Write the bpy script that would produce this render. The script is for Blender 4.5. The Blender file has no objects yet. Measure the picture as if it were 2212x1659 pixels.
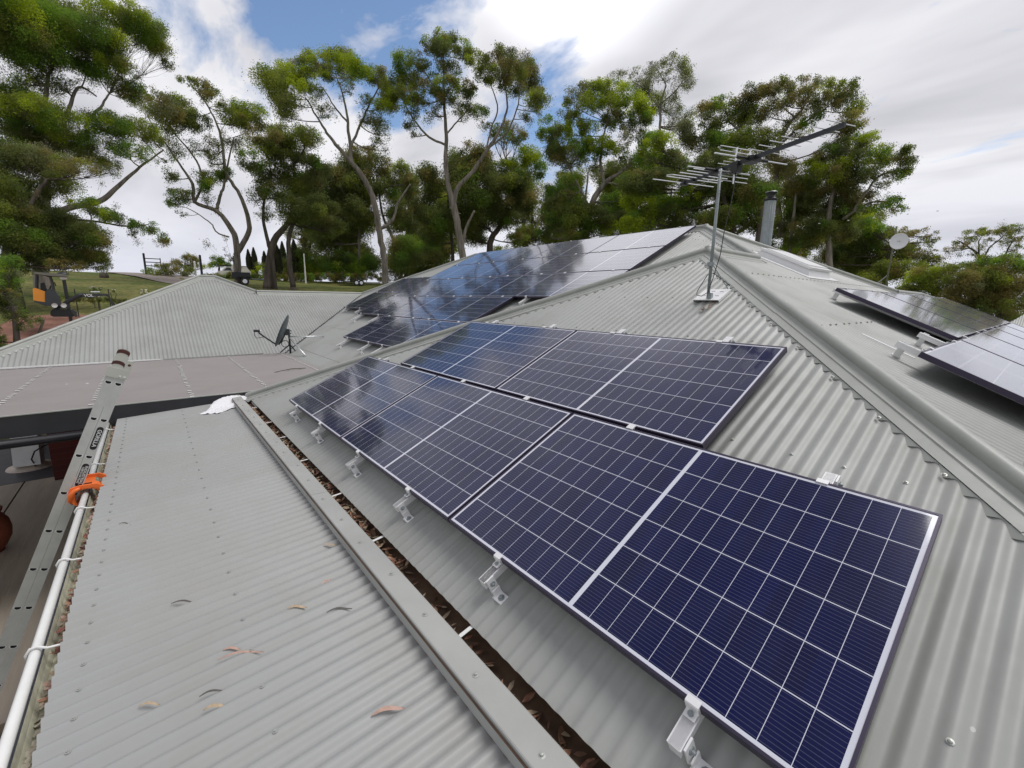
import bpy, math, random
import numpy as np
from mathutils import Vector, Matrix
random.seed(7)
SC = bpy.context.scene
COL = SC.collection
V = Vector
# ------------------------------------------------------------------ camera
CAMP = V((5.321065, -1.101088, 1.142289))
RT = V((0.631387, 0.775329, 0.014682))
DN = V((0.15468, -0.107365, -0.982114))
FW = V((-0.759884, 0.622365, -0.187716))
FOC = 944.96            # focal length for a 2212 x 1659 frame
cd = bpy.data.cameras.new('camera'); cam = bpy.data.objects.new('camera', cd); COL.objects.link(cam)
M = Matrix.Identity(4)
for i in range(3):
    M[i][0] = RT[i]; M[i][1] = -DN[i]; M[i][2] = -FW[i]; M[i][3] = CAMP[i]
cam.matrix_world = M
cd.sensor_fit = 'HORIZONTAL'; cd.sensor_width = 36; cd.lens = 36 * FOC / 2212
cd.clip_start = 0.05; cd.clip_end = 3000
SC.camera = cam
# ------------------------------------------------------------------ light
SUN_EL, SUN_AZ = math.radians(64), math.radians(64)      # azimuth of the sun measured from +X towards +Y
w = bpy.data.worlds.new('World'); SC.world = w; w.use_nodes = True
nt = w.node_tree; N = nt.nodes; L = nt.links
for n in list(N): N.remove(n)
def wn(t, **k):
    n = N.new(t)
    for a, b in k.items(): setattr(n, a, b)
    return n
out = wn('ShaderNodeOutputWorld'); mix = wn('ShaderNodeMixShader')
sky = wn('ShaderNodeTexSky', sky_type='NISHITA', sun_disc=False, sun_elevation=SUN_EL, sun_rotation=math.pi/2 - SUN_AZ)
sky.altitude = 200; sky.air_density = 1.0; sky.dust_density = 0.6; sky.ozone_density = 2.5
bg1 = wn('ShaderNodeBackground'); bg1.inputs[1].default_value = 0.15
bg2 = wn('ShaderNodeBackground'); bg2.inputs[1].default_value = 1.0
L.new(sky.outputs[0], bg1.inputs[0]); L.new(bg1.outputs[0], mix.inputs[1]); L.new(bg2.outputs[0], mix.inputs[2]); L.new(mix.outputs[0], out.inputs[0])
tc = wn('ShaderNodeTexCoord'); sep = wn('ShaderNodeSeparateXYZ'); L.new(tc.outputs['Generated'], sep.inputs[0])
def mth(op, a, b=None, c=None, clamp=False, tree=None):
    tr = tree or nt
    n = tr.nodes.new('ShaderNodeMath'); n.operation = op; n.use_clamp = clamp
    for i, x in enumerate((a, b, c)):
        if x is None: continue
        if isinstance(x, (int, float)): n.inputs[i].default_value = x
        else: tr.links.new(x, n.inputs[i])
    return n.outputs[0]
# cloud layer: direction projected on a flat deck so that it foreshortens towards the horizon
zc = mth('MAXIMUM', sep.outputs[2], 0.0); den = mth('ADD', zc, 0.16)
cx = mth('DIVIDE', sep.outputs[0], den); cy = mth('DIVIDE', sep.outputs[1], den)
cmb = wn('ShaderNodeCombineXYZ'); L.new(cx, cmb.inputs[0]); L.new(cy, cmb.inputs[1])
mp = wn('ShaderNodeMapping'); mp.inputs['Rotation'].default_value = (0, 0, math.radians(35)); mp.inputs['Scale'].default_value = (1.0, 1.8, 1); mp.inputs['Location'].default_value = (3.1, 1.2, 0)
L.new(cmb.outputs[0], mp.inputs[0])
n1 = wn('ShaderNodeTexNoise'); n1.inputs['Scale'].default_value = 2.6; n1.inputs['Detail'].default_value = 9; n1.inputs['Roughness'].default_value = 0.58; n1.inputs['Distortion'].default_value = 0.35
L.new(mp.outputs[0], n1.inputs['Vector'])
n2 = wn('ShaderNodeTexNoise'); n2.inputs['Scale'].default_value = 0.9; n2.inputs['Detail'].default_value = 4; n2.inputs['Roughness'].default_value = 0.5; n2.inputs['Distortion'].default_value = 0.4
mp2 = wn('ShaderNodeMapping'); mp2.inputs['Location'].default_value = (7.3, 2.2, 0); mp2.inputs['Rotation'].default_value = (0, 0, math.radians(-30)); mp2.inputs['Scale'].default_value = (0.9, 1.9, 1)
L.new(cmb.outputs[0], mp2.inputs[0]); L.new(mp2.outputs[0], n2.inputs['Vector'])
def dirmask(d, lo, hi):
    d = V(d).normalized()
    vm = wn('ShaderNodeVectorMath', operation='DOT_PRODUCT'); L.new(tc.outputs['Generated'], vm.inputs[0]); vm.inputs[1].default_value = d
    r = wn('ShaderNodeMapRange'); r.interpolation_type = 'SMOOTHSTEP'; L.new(vm.outputs['Value'], r.inputs[0]); r.inputs[1].default_value = lo; r.inputs[2].default_value = hi
    return r.outputs[0]
def pdir(px, py):
    return (RT * ((px - 1106) / FOC) + DN * ((py - 829.5) / FOC) + FW).normalized()
m1 = dirmask(pdir(680, 50), 0.987, 0.999)
m2 = dirmask(pdir(860, 60), 0.980, 0.998)
m5 = dirmask(pdir(470, 0), 0.98, 0.999)
m3 = dirmask(pdir(1180, 290), 0.985, 0.998)
m4 = dirmask(pdir(1560, 330), 0.9, 1.0)
m6 = dirmask(pdir(2150, 420), 0.985, 0.999)
cov = mth('ADD', mth('MULTIPLY', n1.outputs[0], 4.2), -0.55)
cov = mth('SUBTRACT', cov, mth('MULTIPLY', mth('MAXIMUM', mth('MAXIMUM', m1, m2), mth('MULTIPLY', m5, 0.5)), 1.6))
cov = mth('SUBTRACT', cov, mth('MULTIPLY', m3, 1.4))
hq = wn('ShaderNodeMapRange'); L.new(sep.outputs[2], hq.inputs[0]); hq.inputs[1].default_value = 0.08; hq.inputs[2].default_value = 0.32; hq.inputs[3].default_value = 0.75; hq.inputs[4].default_value = 0
cov = mth('ADD', cov, hq.outputs[0])
cov = mth('SUBTRACT', cov, mth('MULTIPLY', m6, 0.55), clamp=True)
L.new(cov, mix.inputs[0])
# brightness of the deck: white with broad grey bellies
gr = wn('ShaderNodeValToRGB'); gr.color_ramp.elements[0].position = 0.36; gr.color_ramp.elements[0].color = (0.90, 0.90, 0.94, 1)
gr.color_ramp.elements[1].position = 0.66; gr.color_ramp.elements[1].color = (0.56, 0.56, 0.61, 1)
L.new(n2.outputs[0], gr.inputs[0])
hz = wn('ShaderNodeMix', data_type='RGBA')
hr = wn('ShaderNodeMapRange'); L.new(sep.outputs[2], hr.inputs[0]); hr.inputs[1].default_value = 0.0; hr.inputs[2].default_value = 0.22; hr.inputs[3].default_value = 1; hr.inputs[4].default_value = 0
L.new(hr.outputs[0], hz.inputs[0]); L.new(gr.outputs[0], hz.inputs[6]); hz.inputs[7].default_value = (0.74, 0.76, 0.86, 1)
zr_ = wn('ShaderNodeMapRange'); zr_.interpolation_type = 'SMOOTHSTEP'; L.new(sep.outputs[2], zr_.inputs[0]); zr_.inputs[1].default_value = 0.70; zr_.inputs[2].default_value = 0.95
zm = wn('ShaderNodeMix', data_type='RGBA'); L.new(zr_.outputs[0], zm.inputs[0]); L.new(hz.outputs[2], zm.inputs[6]); zm.inputs[7].default_value = (0.17, 0.18, 0.24, 1)  # overhead cloud, out of view, darkened to keep the near panels' reflections dark
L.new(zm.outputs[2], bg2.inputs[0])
mb_ = dirmask((math.cos(math.radians(133)) * math.cos(math.radians(37)), math.sin(math.radians(133)) * math.cos(math.radians(37)), math.sin(math.radians(37))), 0.972, 0.998)  # added bright cloud patch just above the frame, shaped for the array's reflections
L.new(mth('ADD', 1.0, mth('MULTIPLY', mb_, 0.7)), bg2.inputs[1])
sd = bpy.data.lights.new('sun', 'SUN'); sd.energy = 2.1; sd.angle = math.radians(32); sd.color = (1.0, 0.975, 0.945)
so = bpy.data.objects.new('sun', sd); COL.objects.link(so)
sdir = V((math.cos(SUN_EL) * math.cos(SUN_AZ), math.cos(SUN_EL) * math.sin(SUN_AZ), math.sin(SUN_EL)))
so.rotation_euler = sdir.to_track_quat('Z', 'Y').to_euler(); so.location = (0, 0, 30)
SC.view_settings.view_transform = 'Standard'; SC.view_settings.look = 'None'; SC.view_settings.gamma = 1; SC.view_settings.exposure = 0.0
SC.render.engine = 'CYCLES'

# ------------------------------------------------------------------ picture <-> place helpers
def ray(px, py):
    return RT * ((px - 1106) / FOC) + DN * ((py - 829.5) / FOC) + FW
def at(px, py, d):
    """point seen at (px, py) at horizontal distance d from the camera"""
    r = ray(px, py); return CAMP + r * (d / math.hypot(r.x, r.y))
def onz(px, py, z):
    r = ray(px, py); return CAMP + r * ((z - CAMP.z) / r.z)

# ------------------------------------------------------------------ mesh helpers
class MB:
    def __init__(s): s.v = []; s.f = []; s.mi = []; s.cur = 0
    def face(s, pts):
        b = len(s.v); s.v += [tuple(p) for p in pts]; s.f.append(tuple(range(b, b + len(pts)))); s.mi.append(s.cur)
    def box(s, c, size, ax=None):
        c = V(c); X, Y, Z = ax or (V((1, 0, 0)), V((0, 1, 0)), V((0, 0, 1)))
        hx, hy, hz = size[0] / 2, size[1] / 2, size[2] / 2
        b = len(s.v)
        for k in (-1, 1):
            for j in (-1, 1):
                for i in (-1, 1): s.v.append(tuple(c + X * (i * hx) + Y * (j * hy) + Z * (k * hz)))
        for q in ((0, 2, 3, 1), (4, 5, 7, 6), (0, 1, 5, 4), (2, 6, 7, 3), (0, 4, 6, 2), (1, 3, 7, 5)):
            s.f.append(tuple(b + i for i in q)); s.mi.append(s.cur)
    def tube(s, pts, r, n=8, caps=True):
        pts = [V(p) for p in pts]; rs = r if isinstance(r, (list, tuple)) else [r] * len(pts)
        b = len(s.v); up = None
        for i, p in enumerate(pts):
            t = (pts[min(i + 1, len(pts) - 1)] - pts[max(i - 1, 0)])
            t = t.normalized() if t.length > 1e-9 else V((0, 0, 1))
            if up is None: up = t.orthogonal().normalized()
            else:
                up = (up - t * up.dot(t)); up = up.normalized() if up.length > 1e-6 else t.orthogonal().normalized()
            sd_ = t.cross(up)
            for k in range(n):
                a = 2 * math.pi * k / n; s.v.append(tuple(p + (up * math.cos(a) + sd_ * math.sin(a)) * rs[i]))
        for i in range(len(pts) - 1):
            for k in range(n):
                s.f.append((b + i * n + k, b + i * n + (k + 1) % n, b + (i + 1) * n + (k + 1) % n, b + (i + 1) * n + k)); s.mi.append(s.cur)
        if caps:
            s.f.append(tuple(b + k for k in range(n))[::-1]); s.mi.append(s.cur)
            s.f.append(tuple(b + (len(pts) - 1) * n + k for k in range(n))); s.mi.append(s.cur)
    def strip(s, A, B):
        """quads between two point rows of equal length"""
        b = len(s.v); n = len(A); s.v += [tuple(p) for p in A]; s.v += [tuple(p) for p in B]
        for i in range(n - 1): s.f.append((b + i, b + i + 1, b + n + i + 1, b + n + i)); s.mi.append(s.cur)
    def sweep(s, prof0, prof1): s.strip(prof0, prof1)
    def lathe(s, base, prof, n=24, axis=None):
        base = V(base); Z = axis or V((0, 0, 1)); X = Z.orthogonal().normalized(); Y = Z.cross(X)
        b = len(s.v); m = len(prof)
        for (r, h) in prof:
            for k in range(n):
                a = 2 * math.pi * k / n; s.v.append(tuple(base + Z * h + (X * math.cos(a) + Y * math.sin(a)) * r))
        for i in range(m - 1):
            for k in range(n):
                s.f.append((b + i * n + k, b + i * n + (k + 1) % n, b + (i + 1) * n + (k + 1) % n, b + (i + 1) * n + k)); s.mi.append(s.cur)
    def build(s, name, mats, parent=None, smooth=False):
        o0 = ORG.get(parent, V((0, 0, 0))) if parent else V((0, 0, 0))
        me = bpy.data.meshes.new(name)
        vs = [(a - o0.x, b - o0.y, c - o0.z) for a, b, c in s.v]
        me.from_pydata(vs, [], s.f)
        mats = mats if isinstance(mats, (list, tuple)) else [mats]
        for m_ in mats: me.materials.append(m_)
        if len(mats) > 1: me.polygons.foreach_set('material_index', s.mi)
        if smooth: me.polygons.foreach_set('use_smooth', [True] * len(s.f))
        me.update()
        ob = bpy.data.objects.new(name, me); COL.objects.link(ob)
        if parent: ob.parent = parent; ORG[ob] = o0
        else: ORG[ob] = V((0, 0, 0))
        return ob
ORG = {}
def tag(o, label, cat, group=None, kind=None):
    o['label'] = label
    if cat: o['category'] = cat
    if group: o['group'] = group
    if kind: o['kind'] = kind
    return o
def thing(name, label, cat, loc, group=None, rot=None):
    o = bpy.data.objects.new(name, None); COL.objects.link(o); o.location = loc; o.empty_display_size = 0.2
    if rot is not None: o.rotation_euler = rot
    ORG[o] = V(loc); return tag(o, label, cat, group)
def solo(ob, loc=None):
    """make a top-level mesh's origin sit at its base"""
    if loc is None:
        n = len(ob.data.vertices); co = np.empty(n * 3); ob.data.vertices.foreach_get('co', co); co = co.reshape(-1, 3)
        loc = V((co[:, 0].mean(), co[:, 1].mean(), co[:, 2].min()))
    ob.data.transform(Matrix.Translation(-V(loc))); ob.location = loc; ORG[ob] = V(loc); return ob
def children(o): return [c for c in COL.objects if c.parent == o]
def copy_tree(o, parent=None, kids=None):
    c = o.copy(); COL.objects.link(c)
    if parent: c.parent = parent
    for ch in (KIDS.get(o, [])): 
        k = copy_tree(ch, c); KIDS.setdefault(c, []).append(k)
    return c
KIDS = {}
def reg(o):
    for ch in children(o): KIDS.setdefault(o, []).append(ch); reg(ch)

# ------------------------------------------------------------------ materials
def mat(name, col, rough=0.6, metal=0.0, spec=0.5, var=0.0, vscale=3.0, bump=0.0, bscale=40.0, coat=0.0, col2=None, coord='Object', stretch=(1, 1, 1), trans=0.0, detail=5):
    m = bpy.data.materials.new(name); m.use_nodes = True; t = m.node_tree; b = t.nodes['Principled BSDF']
    b.inputs['Base Color'].default_value = (*col, 1); b.inputs['Roughness'].default_value = rough; b.inputs['Metallic'].default_value = metal
    b.inputs['Specular IOR Level'].default_value = spec; b.inputs['Coat Weight'].default_value = coat
    if var or col2 or bump:
        tcn = t.nodes.new('ShaderNodeTexCoord'); mpn = t.nodes.new('ShaderNodeMapping'); mpn.inputs['Scale'].default_value = stretch
        t.links.new(tcn.outputs[coord], mpn.inputs[0])
    if var or col2:
        nz = t.nodes.new('ShaderNodeTexNoise'); nz.inputs['Scale'].default_value = vscale; nz.inputs['Detail'].default_value = detail; nz.inputs['Roughness'].default_value = 0.62
        t.links.new(mpn.outputs[0], nz.inputs['Vector'])
        rp = t.nodes.new('ShaderNodeValToRGB'); rp.color_ramp.elements[0].position = 0.32; rp.color_ramp.elements[1].position = 0.68
        c2 = col2 or tuple(min(1, c * (1 + var)) for c in col); c1 = col if col2 else tuple(c * (1 - var) for c in col)
        rp.color_ramp.elements[0].color = (*c1, 1); rp.color_ramp.elements[1].color = (*c2, 1)
        t.links.new(nz.outputs[0], rp.inputs[0]); t.links.new(rp.outputs[0], b.inputs['Base Color'])
    if bump:
        nb = t.nodes.new('ShaderNodeTexNoise'); nb.inputs['Scale'].default_value = bscale; nb.inputs['Detail'].default_value = 4
        t.links.new(mpn.outputs[0], nb.inputs['Vector'])
        bp = t.nodes.new('ShaderNodeBump'); bp.inputs['Strength'].default_value = bump; bp.inputs['Distance'].default_value = 0.02
        t.links.new(nb.outputs[0], bp.inputs['Height']); t.links.new(bp.outputs[0], b.inputs['Normal'])
    if trans:
        tr = t.nodes.new('ShaderNodeBsdfTranslucent'); mx = t.nodes.new('ShaderNodeMixShader'); mx.inputs[0].default_value = trans
        if var or col2:
            hs = t.nodes.new('ShaderNodeHueSaturation'); hs.inputs['Value'].default_value = 1.5; hs.inputs['Saturation'].default_value = 1.1
            t.links.new(rp.outputs[0], hs.inputs['Color']); t.links.new(hs.outputs[0], tr.inputs['Color'])
        else: tr.inputs['Color'].default_value = (*[min(1, c * 1.5) for c in col], 1)
        o_ = t.nodes['Material Output']; t.links.new(b.outputs[0], mx.inputs[1]); t.links.new(tr.outputs[0], mx.inputs[2]); t.links.new(mx.outputs[0], o_.inputs[0])
    return m

def roof_mat(name, col, es, et, dirt=(0.20, 0.19, 0.165), speck=0.5, rough=0.42):
    """painted steel: per-sheet tint, streaks that run down the slope, droppings and fine grime"""
    m = bpy.data.materials.new(name); m.use_nodes = True; t = m.node_tree; b = t.nodes['Principled BSDF']; nd = t.nodes; lk = t.links
    tcn = nd.new('ShaderNodeTexCoord')
    def dot(v):
        d = nd.new('ShaderNodeVectorMath'); d.operation = 'DOT_PRODUCT'; lk.new(tcn.outputs['Object'], d.inputs[0]); d.inputs[1].default_value = v; return d.outputs['Value']
    s_, t_ = dot(es), dot(et)
    cb = nd.new('ShaderNodeCombineXYZ'); lk.new(mth('MULTIPLY', s_, 13.0, tree=t), cb.inputs[0]); lk.new(mth('MULTIPLY', t_, 1.1, tree=t), cb.inputs[1])
    st = nd.new('ShaderNodeTexNoise'); st.inputs['Scale'].default_value = 1.0; st.inputs['Detail'].default_value = 6; st.inputs['Roughness'].default_value = 0.6; lk.new(cb.outputs[0], st.inputs['Vector'])
    big = nd.new('ShaderNodeTexNoise'); big.inputs['Scale'].default_value = 1.3; big.inputs['Detail'].default_value = 7; big.inputs['Roughness'].default_value = 0.65; lk.new(tcn.outputs['Object'], big.inputs['Vector'])
    sh = nd.new('ShaderNodeTexWhiteNoise'); sh.noise_dimensions = '1D'; lk.new(mth('FLOOR', mth('DIVIDE', s_, 0.762, tree=t), tree=t), sh.inputs['W'])
    fac = mth('MULTIPLY', mth('SUBTRACT', st.outputs[0], 0.56, tree=t), 2.6, tree=t, clamp=True)
    fac = mth('ADD', mth('MULTIPLY', fac, 0.50, tree=t), mth('MULTIPLY', mth('SUBTRACT', big.outputs[0], 0.44, tree=t, clamp=True), 1.3, tree=t), tree=t, clamp=True)
    mx = nd.new('ShaderNodeMix'); mx.data_type = 'RGBA'; lk.new(fac, mx.inputs[0]); mx.inputs[6].default_value = (*col, 1); mx.inputs[7].default_value = (*dirt, 1)
    hs = nd.new('ShaderNodeHueSaturation'); lk.new(mx.outputs[2], hs.inputs['Color']); lk.new(mth('ADD', mth('MULTIPLY', sh.outputs[0], 0.05, tree=t), 0.975, tree=t), hs.inputs['Value'])
    vo = nd.new('ShaderNodeTexVoronoi'); vo.inputs['Scale'].default_value = 3.0; vo.inputs['Randomness'].default_value = 1.0; lk.new(tcn.outputs['Object'], vo.inputs['Vector'])
    n3 = nd.new('ShaderNodeTexNoise'); n3.inputs['Scale'].default_value = 0.9; lk.new(tcn.outputs['Object'], n3.inputs['Vector'])
    gate = mth('MULTIPLY', mth('LESS_THAN', vo.outputs['Distance'], 0.05, tree=t), mth('GREATER_THAN', n3.outputs[0], 0.5, tree=t), tree=t)
    m2 = nd.new('ShaderNodeMix'); m2.data_type = 'RGBA'; lk.new(mth('MULTIPLY', gate, speck, tree=t), m2.inputs[0]); lk.new(hs.outputs[0], m2.inputs[6]); m2.inputs[7].default_value = (0.68, 0.68, 0.64, 1)
    lk.new(m2.outputs[2], b.inputs['Base Color']); lk.new(mth('ADD', mth('MULTIPLY', fac, 0.25, tree=t), rough, tree=t), b.inputs['Roughness'])
    fn = nd.new('ShaderNodeTexNoise'); fn.inputs['Scale'].default_value = 9; fn.inputs['Detail'].default_value = 3; lk.new(tcn.outputs['Object'], fn.inputs['Vector'])
    bp = nd.new('ShaderNodeBump'); bp.inputs['Strength'].default_value = 0.25; bp.inputs['Distance'].default_value = 0.006; lk.new(fn.outputs[0], bp.inputs['Height']); lk.new(bp.outputs[0], b.inputs['Normal'])
    b.inputs['Specular IOR Level'].default_value = 0.5
    return m
GREY = (0.345, 0.355, 0.335)
X1, Y1 = (1, 0, 0), (0, 1, 0)
m_roofX = roof_mat('roof_steel', GREY, X1, Y1)
m_roofY = roof_mat('roof_steel_side', GREY, Y1, X1)
m_near = roof_mat('verandah_steel', (0.34, 0.345, 0.338), X1, Y1, dirt=(0.26, 0.25, 0.20), speck=0.25)
m_brown = roof_mat('weathered_brown_steel', (0.275, 0.252, 0.243), X1, Y1, dirt=(0.205, 0.188, 0.178), speck=0.8, rough=0.6)
m_cap = mat('cap_steel', (0.345, 0.355, 0.325), 0.42, var=0.07, vscale=5, spec=0.5, bump=0.1, bscale=12)
m_flash = mat('flashing_steel', (0.36, 0.365, 0.345), 0.45, var=0.10, vscale=2.2)
m_white = mat('white_gutter_paint', (0.78, 0.78, 0.76), 0.35, var=0.05, vscale=6)
m_cream = mat('stained_gutter_inside', (0.60, 0.59, 0.46), 0.7, var=0.3, vscale=9)
m_blue = mat('gutter_face_paint', (0.30, 0.32, 0.37), 0.5)
m_rust = mat('rusty_gutter', (0.10, 0.06, 0.038), 0.75, col2=(0.22, 0.14, 0.09), vscale=8, spec=0.3)
m_char = mat('charcoal_fascia', (0.022, 0.023, 0.027), 0.5, var=0.2, vscale=4)
m_alu = mat('aluminium', (0.74, 0.75, 0.76), 0.32, metal=0.75, var=0.05, vscale=12)
m_aluW = mat('pale_mill_aluminium', (0.80, 0.80, 0.80), 0.45, metal=0.25)
m_steel = mat('galvanised_steel', (0.27, 0.30, 0.31), 0.45, metal=0.35, var=0.12, vscale=7)
m_lad = mat('ladder_aluminium', (0.52, 0.53, 0.51), 0.42, metal=0.2, var=0.08, vscale=9)
m_black = mat('black_plastic', (0.012, 0.012, 0.013), 0.45)
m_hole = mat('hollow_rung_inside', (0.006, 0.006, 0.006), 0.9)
m_dark = mat('dark_metal', (0.035, 0.04, 0.045), 0.45, metal=0.3)
m_orange = mat('orange_plastic', (0.85, 0.17, 0.03), 0.5, var=0.05)
m_red = mat('brown_rubber', (0.07, 0.02, 0.016), 0.6)
m_cloth = mat('white_cloth', (0.76, 0.76, 0.78), 0.85, bump=0.4, bscale=25)
m_leafA = mat('dry_leaf_tan', (0.42, 0.32, 0.21), 0.6, var=0.3, vscale=30)
m_leafB = mat('dry_leaf_grey', (0.09, 0.085, 0.075), 0.7, var=0.3, vscale=30)
m_leafC = mat('dry_leaf_red', (0.20, 0.075, 0.045), 0.65, col2=(0.40, 0.22, 0.13), vscale=60)
m_leafP = mat('dry_leaf_pink', (0.45, 0.29, 0.23), 0.6, var=0.2, vscale=30)
m_frame = mat('anodised_frame', (0.045, 0.036, 0.065), 0.38, metal=0.4)
m_screw = mat('roof_screw', (0.42, 0.43, 0.40), 0.4, metal=0.4)
m_brick = mat('red_brick', (0.09, 0.028, 0.022), 0.85, var=0.3, vscale=9)
m_bark = mat('gum_bark', (0.10, 0.085, 0.07), 0.9, col2=(0.30, 0.265, 0.225), vscale=1.6, stretch=(3, 3, 0.5), bump=0.5, bscale=8)
m_barkD = mat('dark_bark', (0.045, 0.036, 0.03), 0.95, col2=(0.13, 0.105, 0.085), vscale=1.8, stretch=(3, 3, 0.5), bump=0.5, bscale=8)
def leafm(name, a, b, tr=0.48, sc=0.55): return mat(name, a, 0.5, col2=b, vscale=sc, trans=tr, spec=0.3, detail=8)
lf_olive = leafm('olive_gum_leaves', (0.086, 0.119, 0.028), (0.286, 0.319, 0.059))
lf_dark = leafm('dark_gum_leaves', (0.058, 0.082, 0.027), (0.18, 0.208, 0.057))
lf_bright = leafm('lime_gum_leaves', (0.16, 0.231, 0.019), (0.431, 0.5, 0.043), 0.42)
lf_green = leafm('green_leaves', (0.078, 0.148, 0.031), (0.218, 0.336, 0.05))
lf_grey = leafm('grey_gum_leaves', (0.12, 0.135, 0.072), (0.262, 0.27, 0.131))
lf_brown = leafm('brown_gum_leaves', (0.128, 0.116, 0.044), (0.315, 0.271, 0.088))
lf_red = leafm('bronze_hedge_leaves', (0.03, 0.022, 0.012), (0.10, 0.055, 0.025), 0.2, 3)
lf_cyp = leafm('cypress_foliage', (0.018, 0.022, 0.012), (0.05, 0.05, 0.025), 0.1, 2)

# solar cell sheet: pattern lives in the sheet's own coordinates
PL, PH = 1.720, 1.038
def cell_mat():
    m = bpy.data.materials.new('solar_glass'); m.use_nodes = True; t = m.node_tree; nd = t.nodes; lk = t.links; b = nd['Principled BSDF']
    tcn = nd.new('ShaderNodeTexCoord'); sp = nd.new('ShaderNodeSeparateXYZ'); lk.new(tcn.outputs['Object'], sp.inputs[0])
    q = lambda op, a, b_=None, c=None, cl=False: mth(op, a, b_, c, cl, tree=t)
    u, v = sp.outputs[0], sp.outputs[1]
    mu, mv, mid = 0.022, 0.020, 0.018
    uc = q('SUBTRACT', q('ABSOLUTE', q('SUBTRACT', u, PL / 2)), mid / 2)        # distance from middle bar
    cw = (PL / 2 - mid / 2 - mu) / 10; ch = (PH - 2 * mv) / 6
    fu = q('DIVIDE', uc, cw); fv = q('DIVIDE', q('SUBTRACT', v, mv), ch)
    eu = q('MULTIPLY', q('ABSOLUTE', q('SUBTRACT', q('FRACT', q('ADD', fu, 0.5)), 0.5)), cw)   # distance to nearest column line
    ev = q('MULTIPLY', q('ABSOLUTE', q('SUBTRACT', q('FRACT', q('ADD', fv, 0.5)), 0.5)), ch)
    line = q('MAXIMUM', q('LESS_THAN', eu, 0.0009), q('LESS_THAN', ev, 0.0016))
    line = q('MAXIMUM', line, q('LESS_THAN', uc, 0.0))
    line = q('MAXIMUM', line, q('GREATER_THAN', fu, 10.0))
    line = q('MAXIMUM', line, q('MAXIMUM', q('LESS_THAN', fv, 0.0), q('GREATER_THAN', fv, 6.0)))
    nb = 12.0
    bb = q('MULTIPLY', q('ABSOLUTE', q('SUBTRACT', q('FRACT', q('MULTIPLY', fv, nb)), 0.5)), ch / nb)
    bus = q('LESS_THAN', bb, 0.0009)
    # every cell a slightly different blue
    wn_ = nd.new('ShaderNodeTexWhiteNoise'); cb = nd.new('ShaderNodeCombineXYZ'); lk.new(q('FLOOR', q('DIVIDE', u, cw)), cb.inputs[0]); lk.new(q('FLOOR', fv), cb.inputs[1]); lk.new(cb.outputs[0], wn_.inputs['Vector'])
    c0 = nd.new('ShaderNodeMix'); c0.data_type = 'RGBA'; lk.new(wn_.outputs[0], c0.inputs[0]); c0.inputs[6].default_value = (0.0022, 0.0034, 0.036, 1); c0.inputs[7].default_value = (0.0036, 0.0056, 0.054, 1)
    c1 = nd.new('ShaderNodeMix'); c1.data_type = 'RGBA'; lk.new(q('MULTIPLY', bus, 0.18), c1.inputs[0]); lk.new(c0.outputs[2], c1.inputs[6]); c1.inputs[7].default_value = (0.30, 0.32, 0.42, 1)
    c2 = nd.new('ShaderNodeMix'); c2.data_type = 'RGBA'; lk.new(line, c2.inputs[0]); lk.new(c1.outputs[2], c2.inputs[6]); c2.inputs[7].default_value = (0.62, 0.63, 0.70, 1)
    dn1 = nd.new('ShaderNodeTexNoise'); dn1.inputs['Scale'].default_value = 5.0; dn1.inputs['Detail'].default_value = 8; dn1.inputs['Roughness'].default_value = 0.7
    oi = nd.new('ShaderNodeObjectInfo'); ad = nd.new('ShaderNodeVectorMath'); lk.new(tcn.outputs['Object'], ad.inputs[0]); lk.new(oi.outputs['Location'], ad.inputs[1]); lk.new(ad.outputs[0], dn1.inputs['Vector'])
    dv = nd.new('ShaderNodeTexVoronoi'); dv.inputs['Scale'].default_value = 2.2; lk.new(ad.outputs[0], dv.inputs['Vector'])
    c3 = nd.new('ShaderNodeMix'); c3.data_type = 'RGBA'; lk.new(q('ADD', q('MULTIPLY', q('MULTIPLY', q('SUBTRACT', dn1.outputs[0], 0.42, None, True), 1.0), 0.05), q('MULTIPLY', q('LESS_THAN', dv.outputs['Distance'], 0.022), 0.5)), c3.inputs[0]); lk.new(c2.outputs[2], c3.inputs[6]); c3.inputs[7].default_value = (0.42, 0.41, 0.38, 1)
    lk.new(c3.outputs[2], b.inputs['Base Color'])
    b.inputs['Roughness'].default_value = 0.22; b.inputs['Specular IOR Level'].default_value = 0.12
    b.inputs['Coat Weight'].default_value = 1.0; b.inputs['Coat Roughness'].default_value = 0.055; b.inputs['Coat IOR'].default_value = 1.5
    nz = nd.new('ShaderNodeTexNoise'); nz.inputs['Scale'].default_value = 2.5; nz.inputs['Detail'].default_value = 3; lk.new(tcn.outputs['Object'], nz.inputs['Vector'])
    bp = nd.new('ShaderNodeBump'); bp.inputs['Strength'].default_value = 0.03; bp.inputs['Distance'].default_value = 0.01; lk.new(nz.outputs[0], bp.inputs['Height']); lk.new(bp.outputs[0], b.inputs['Coat Normal'])
    return m
m_cell = cell_mat()

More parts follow.
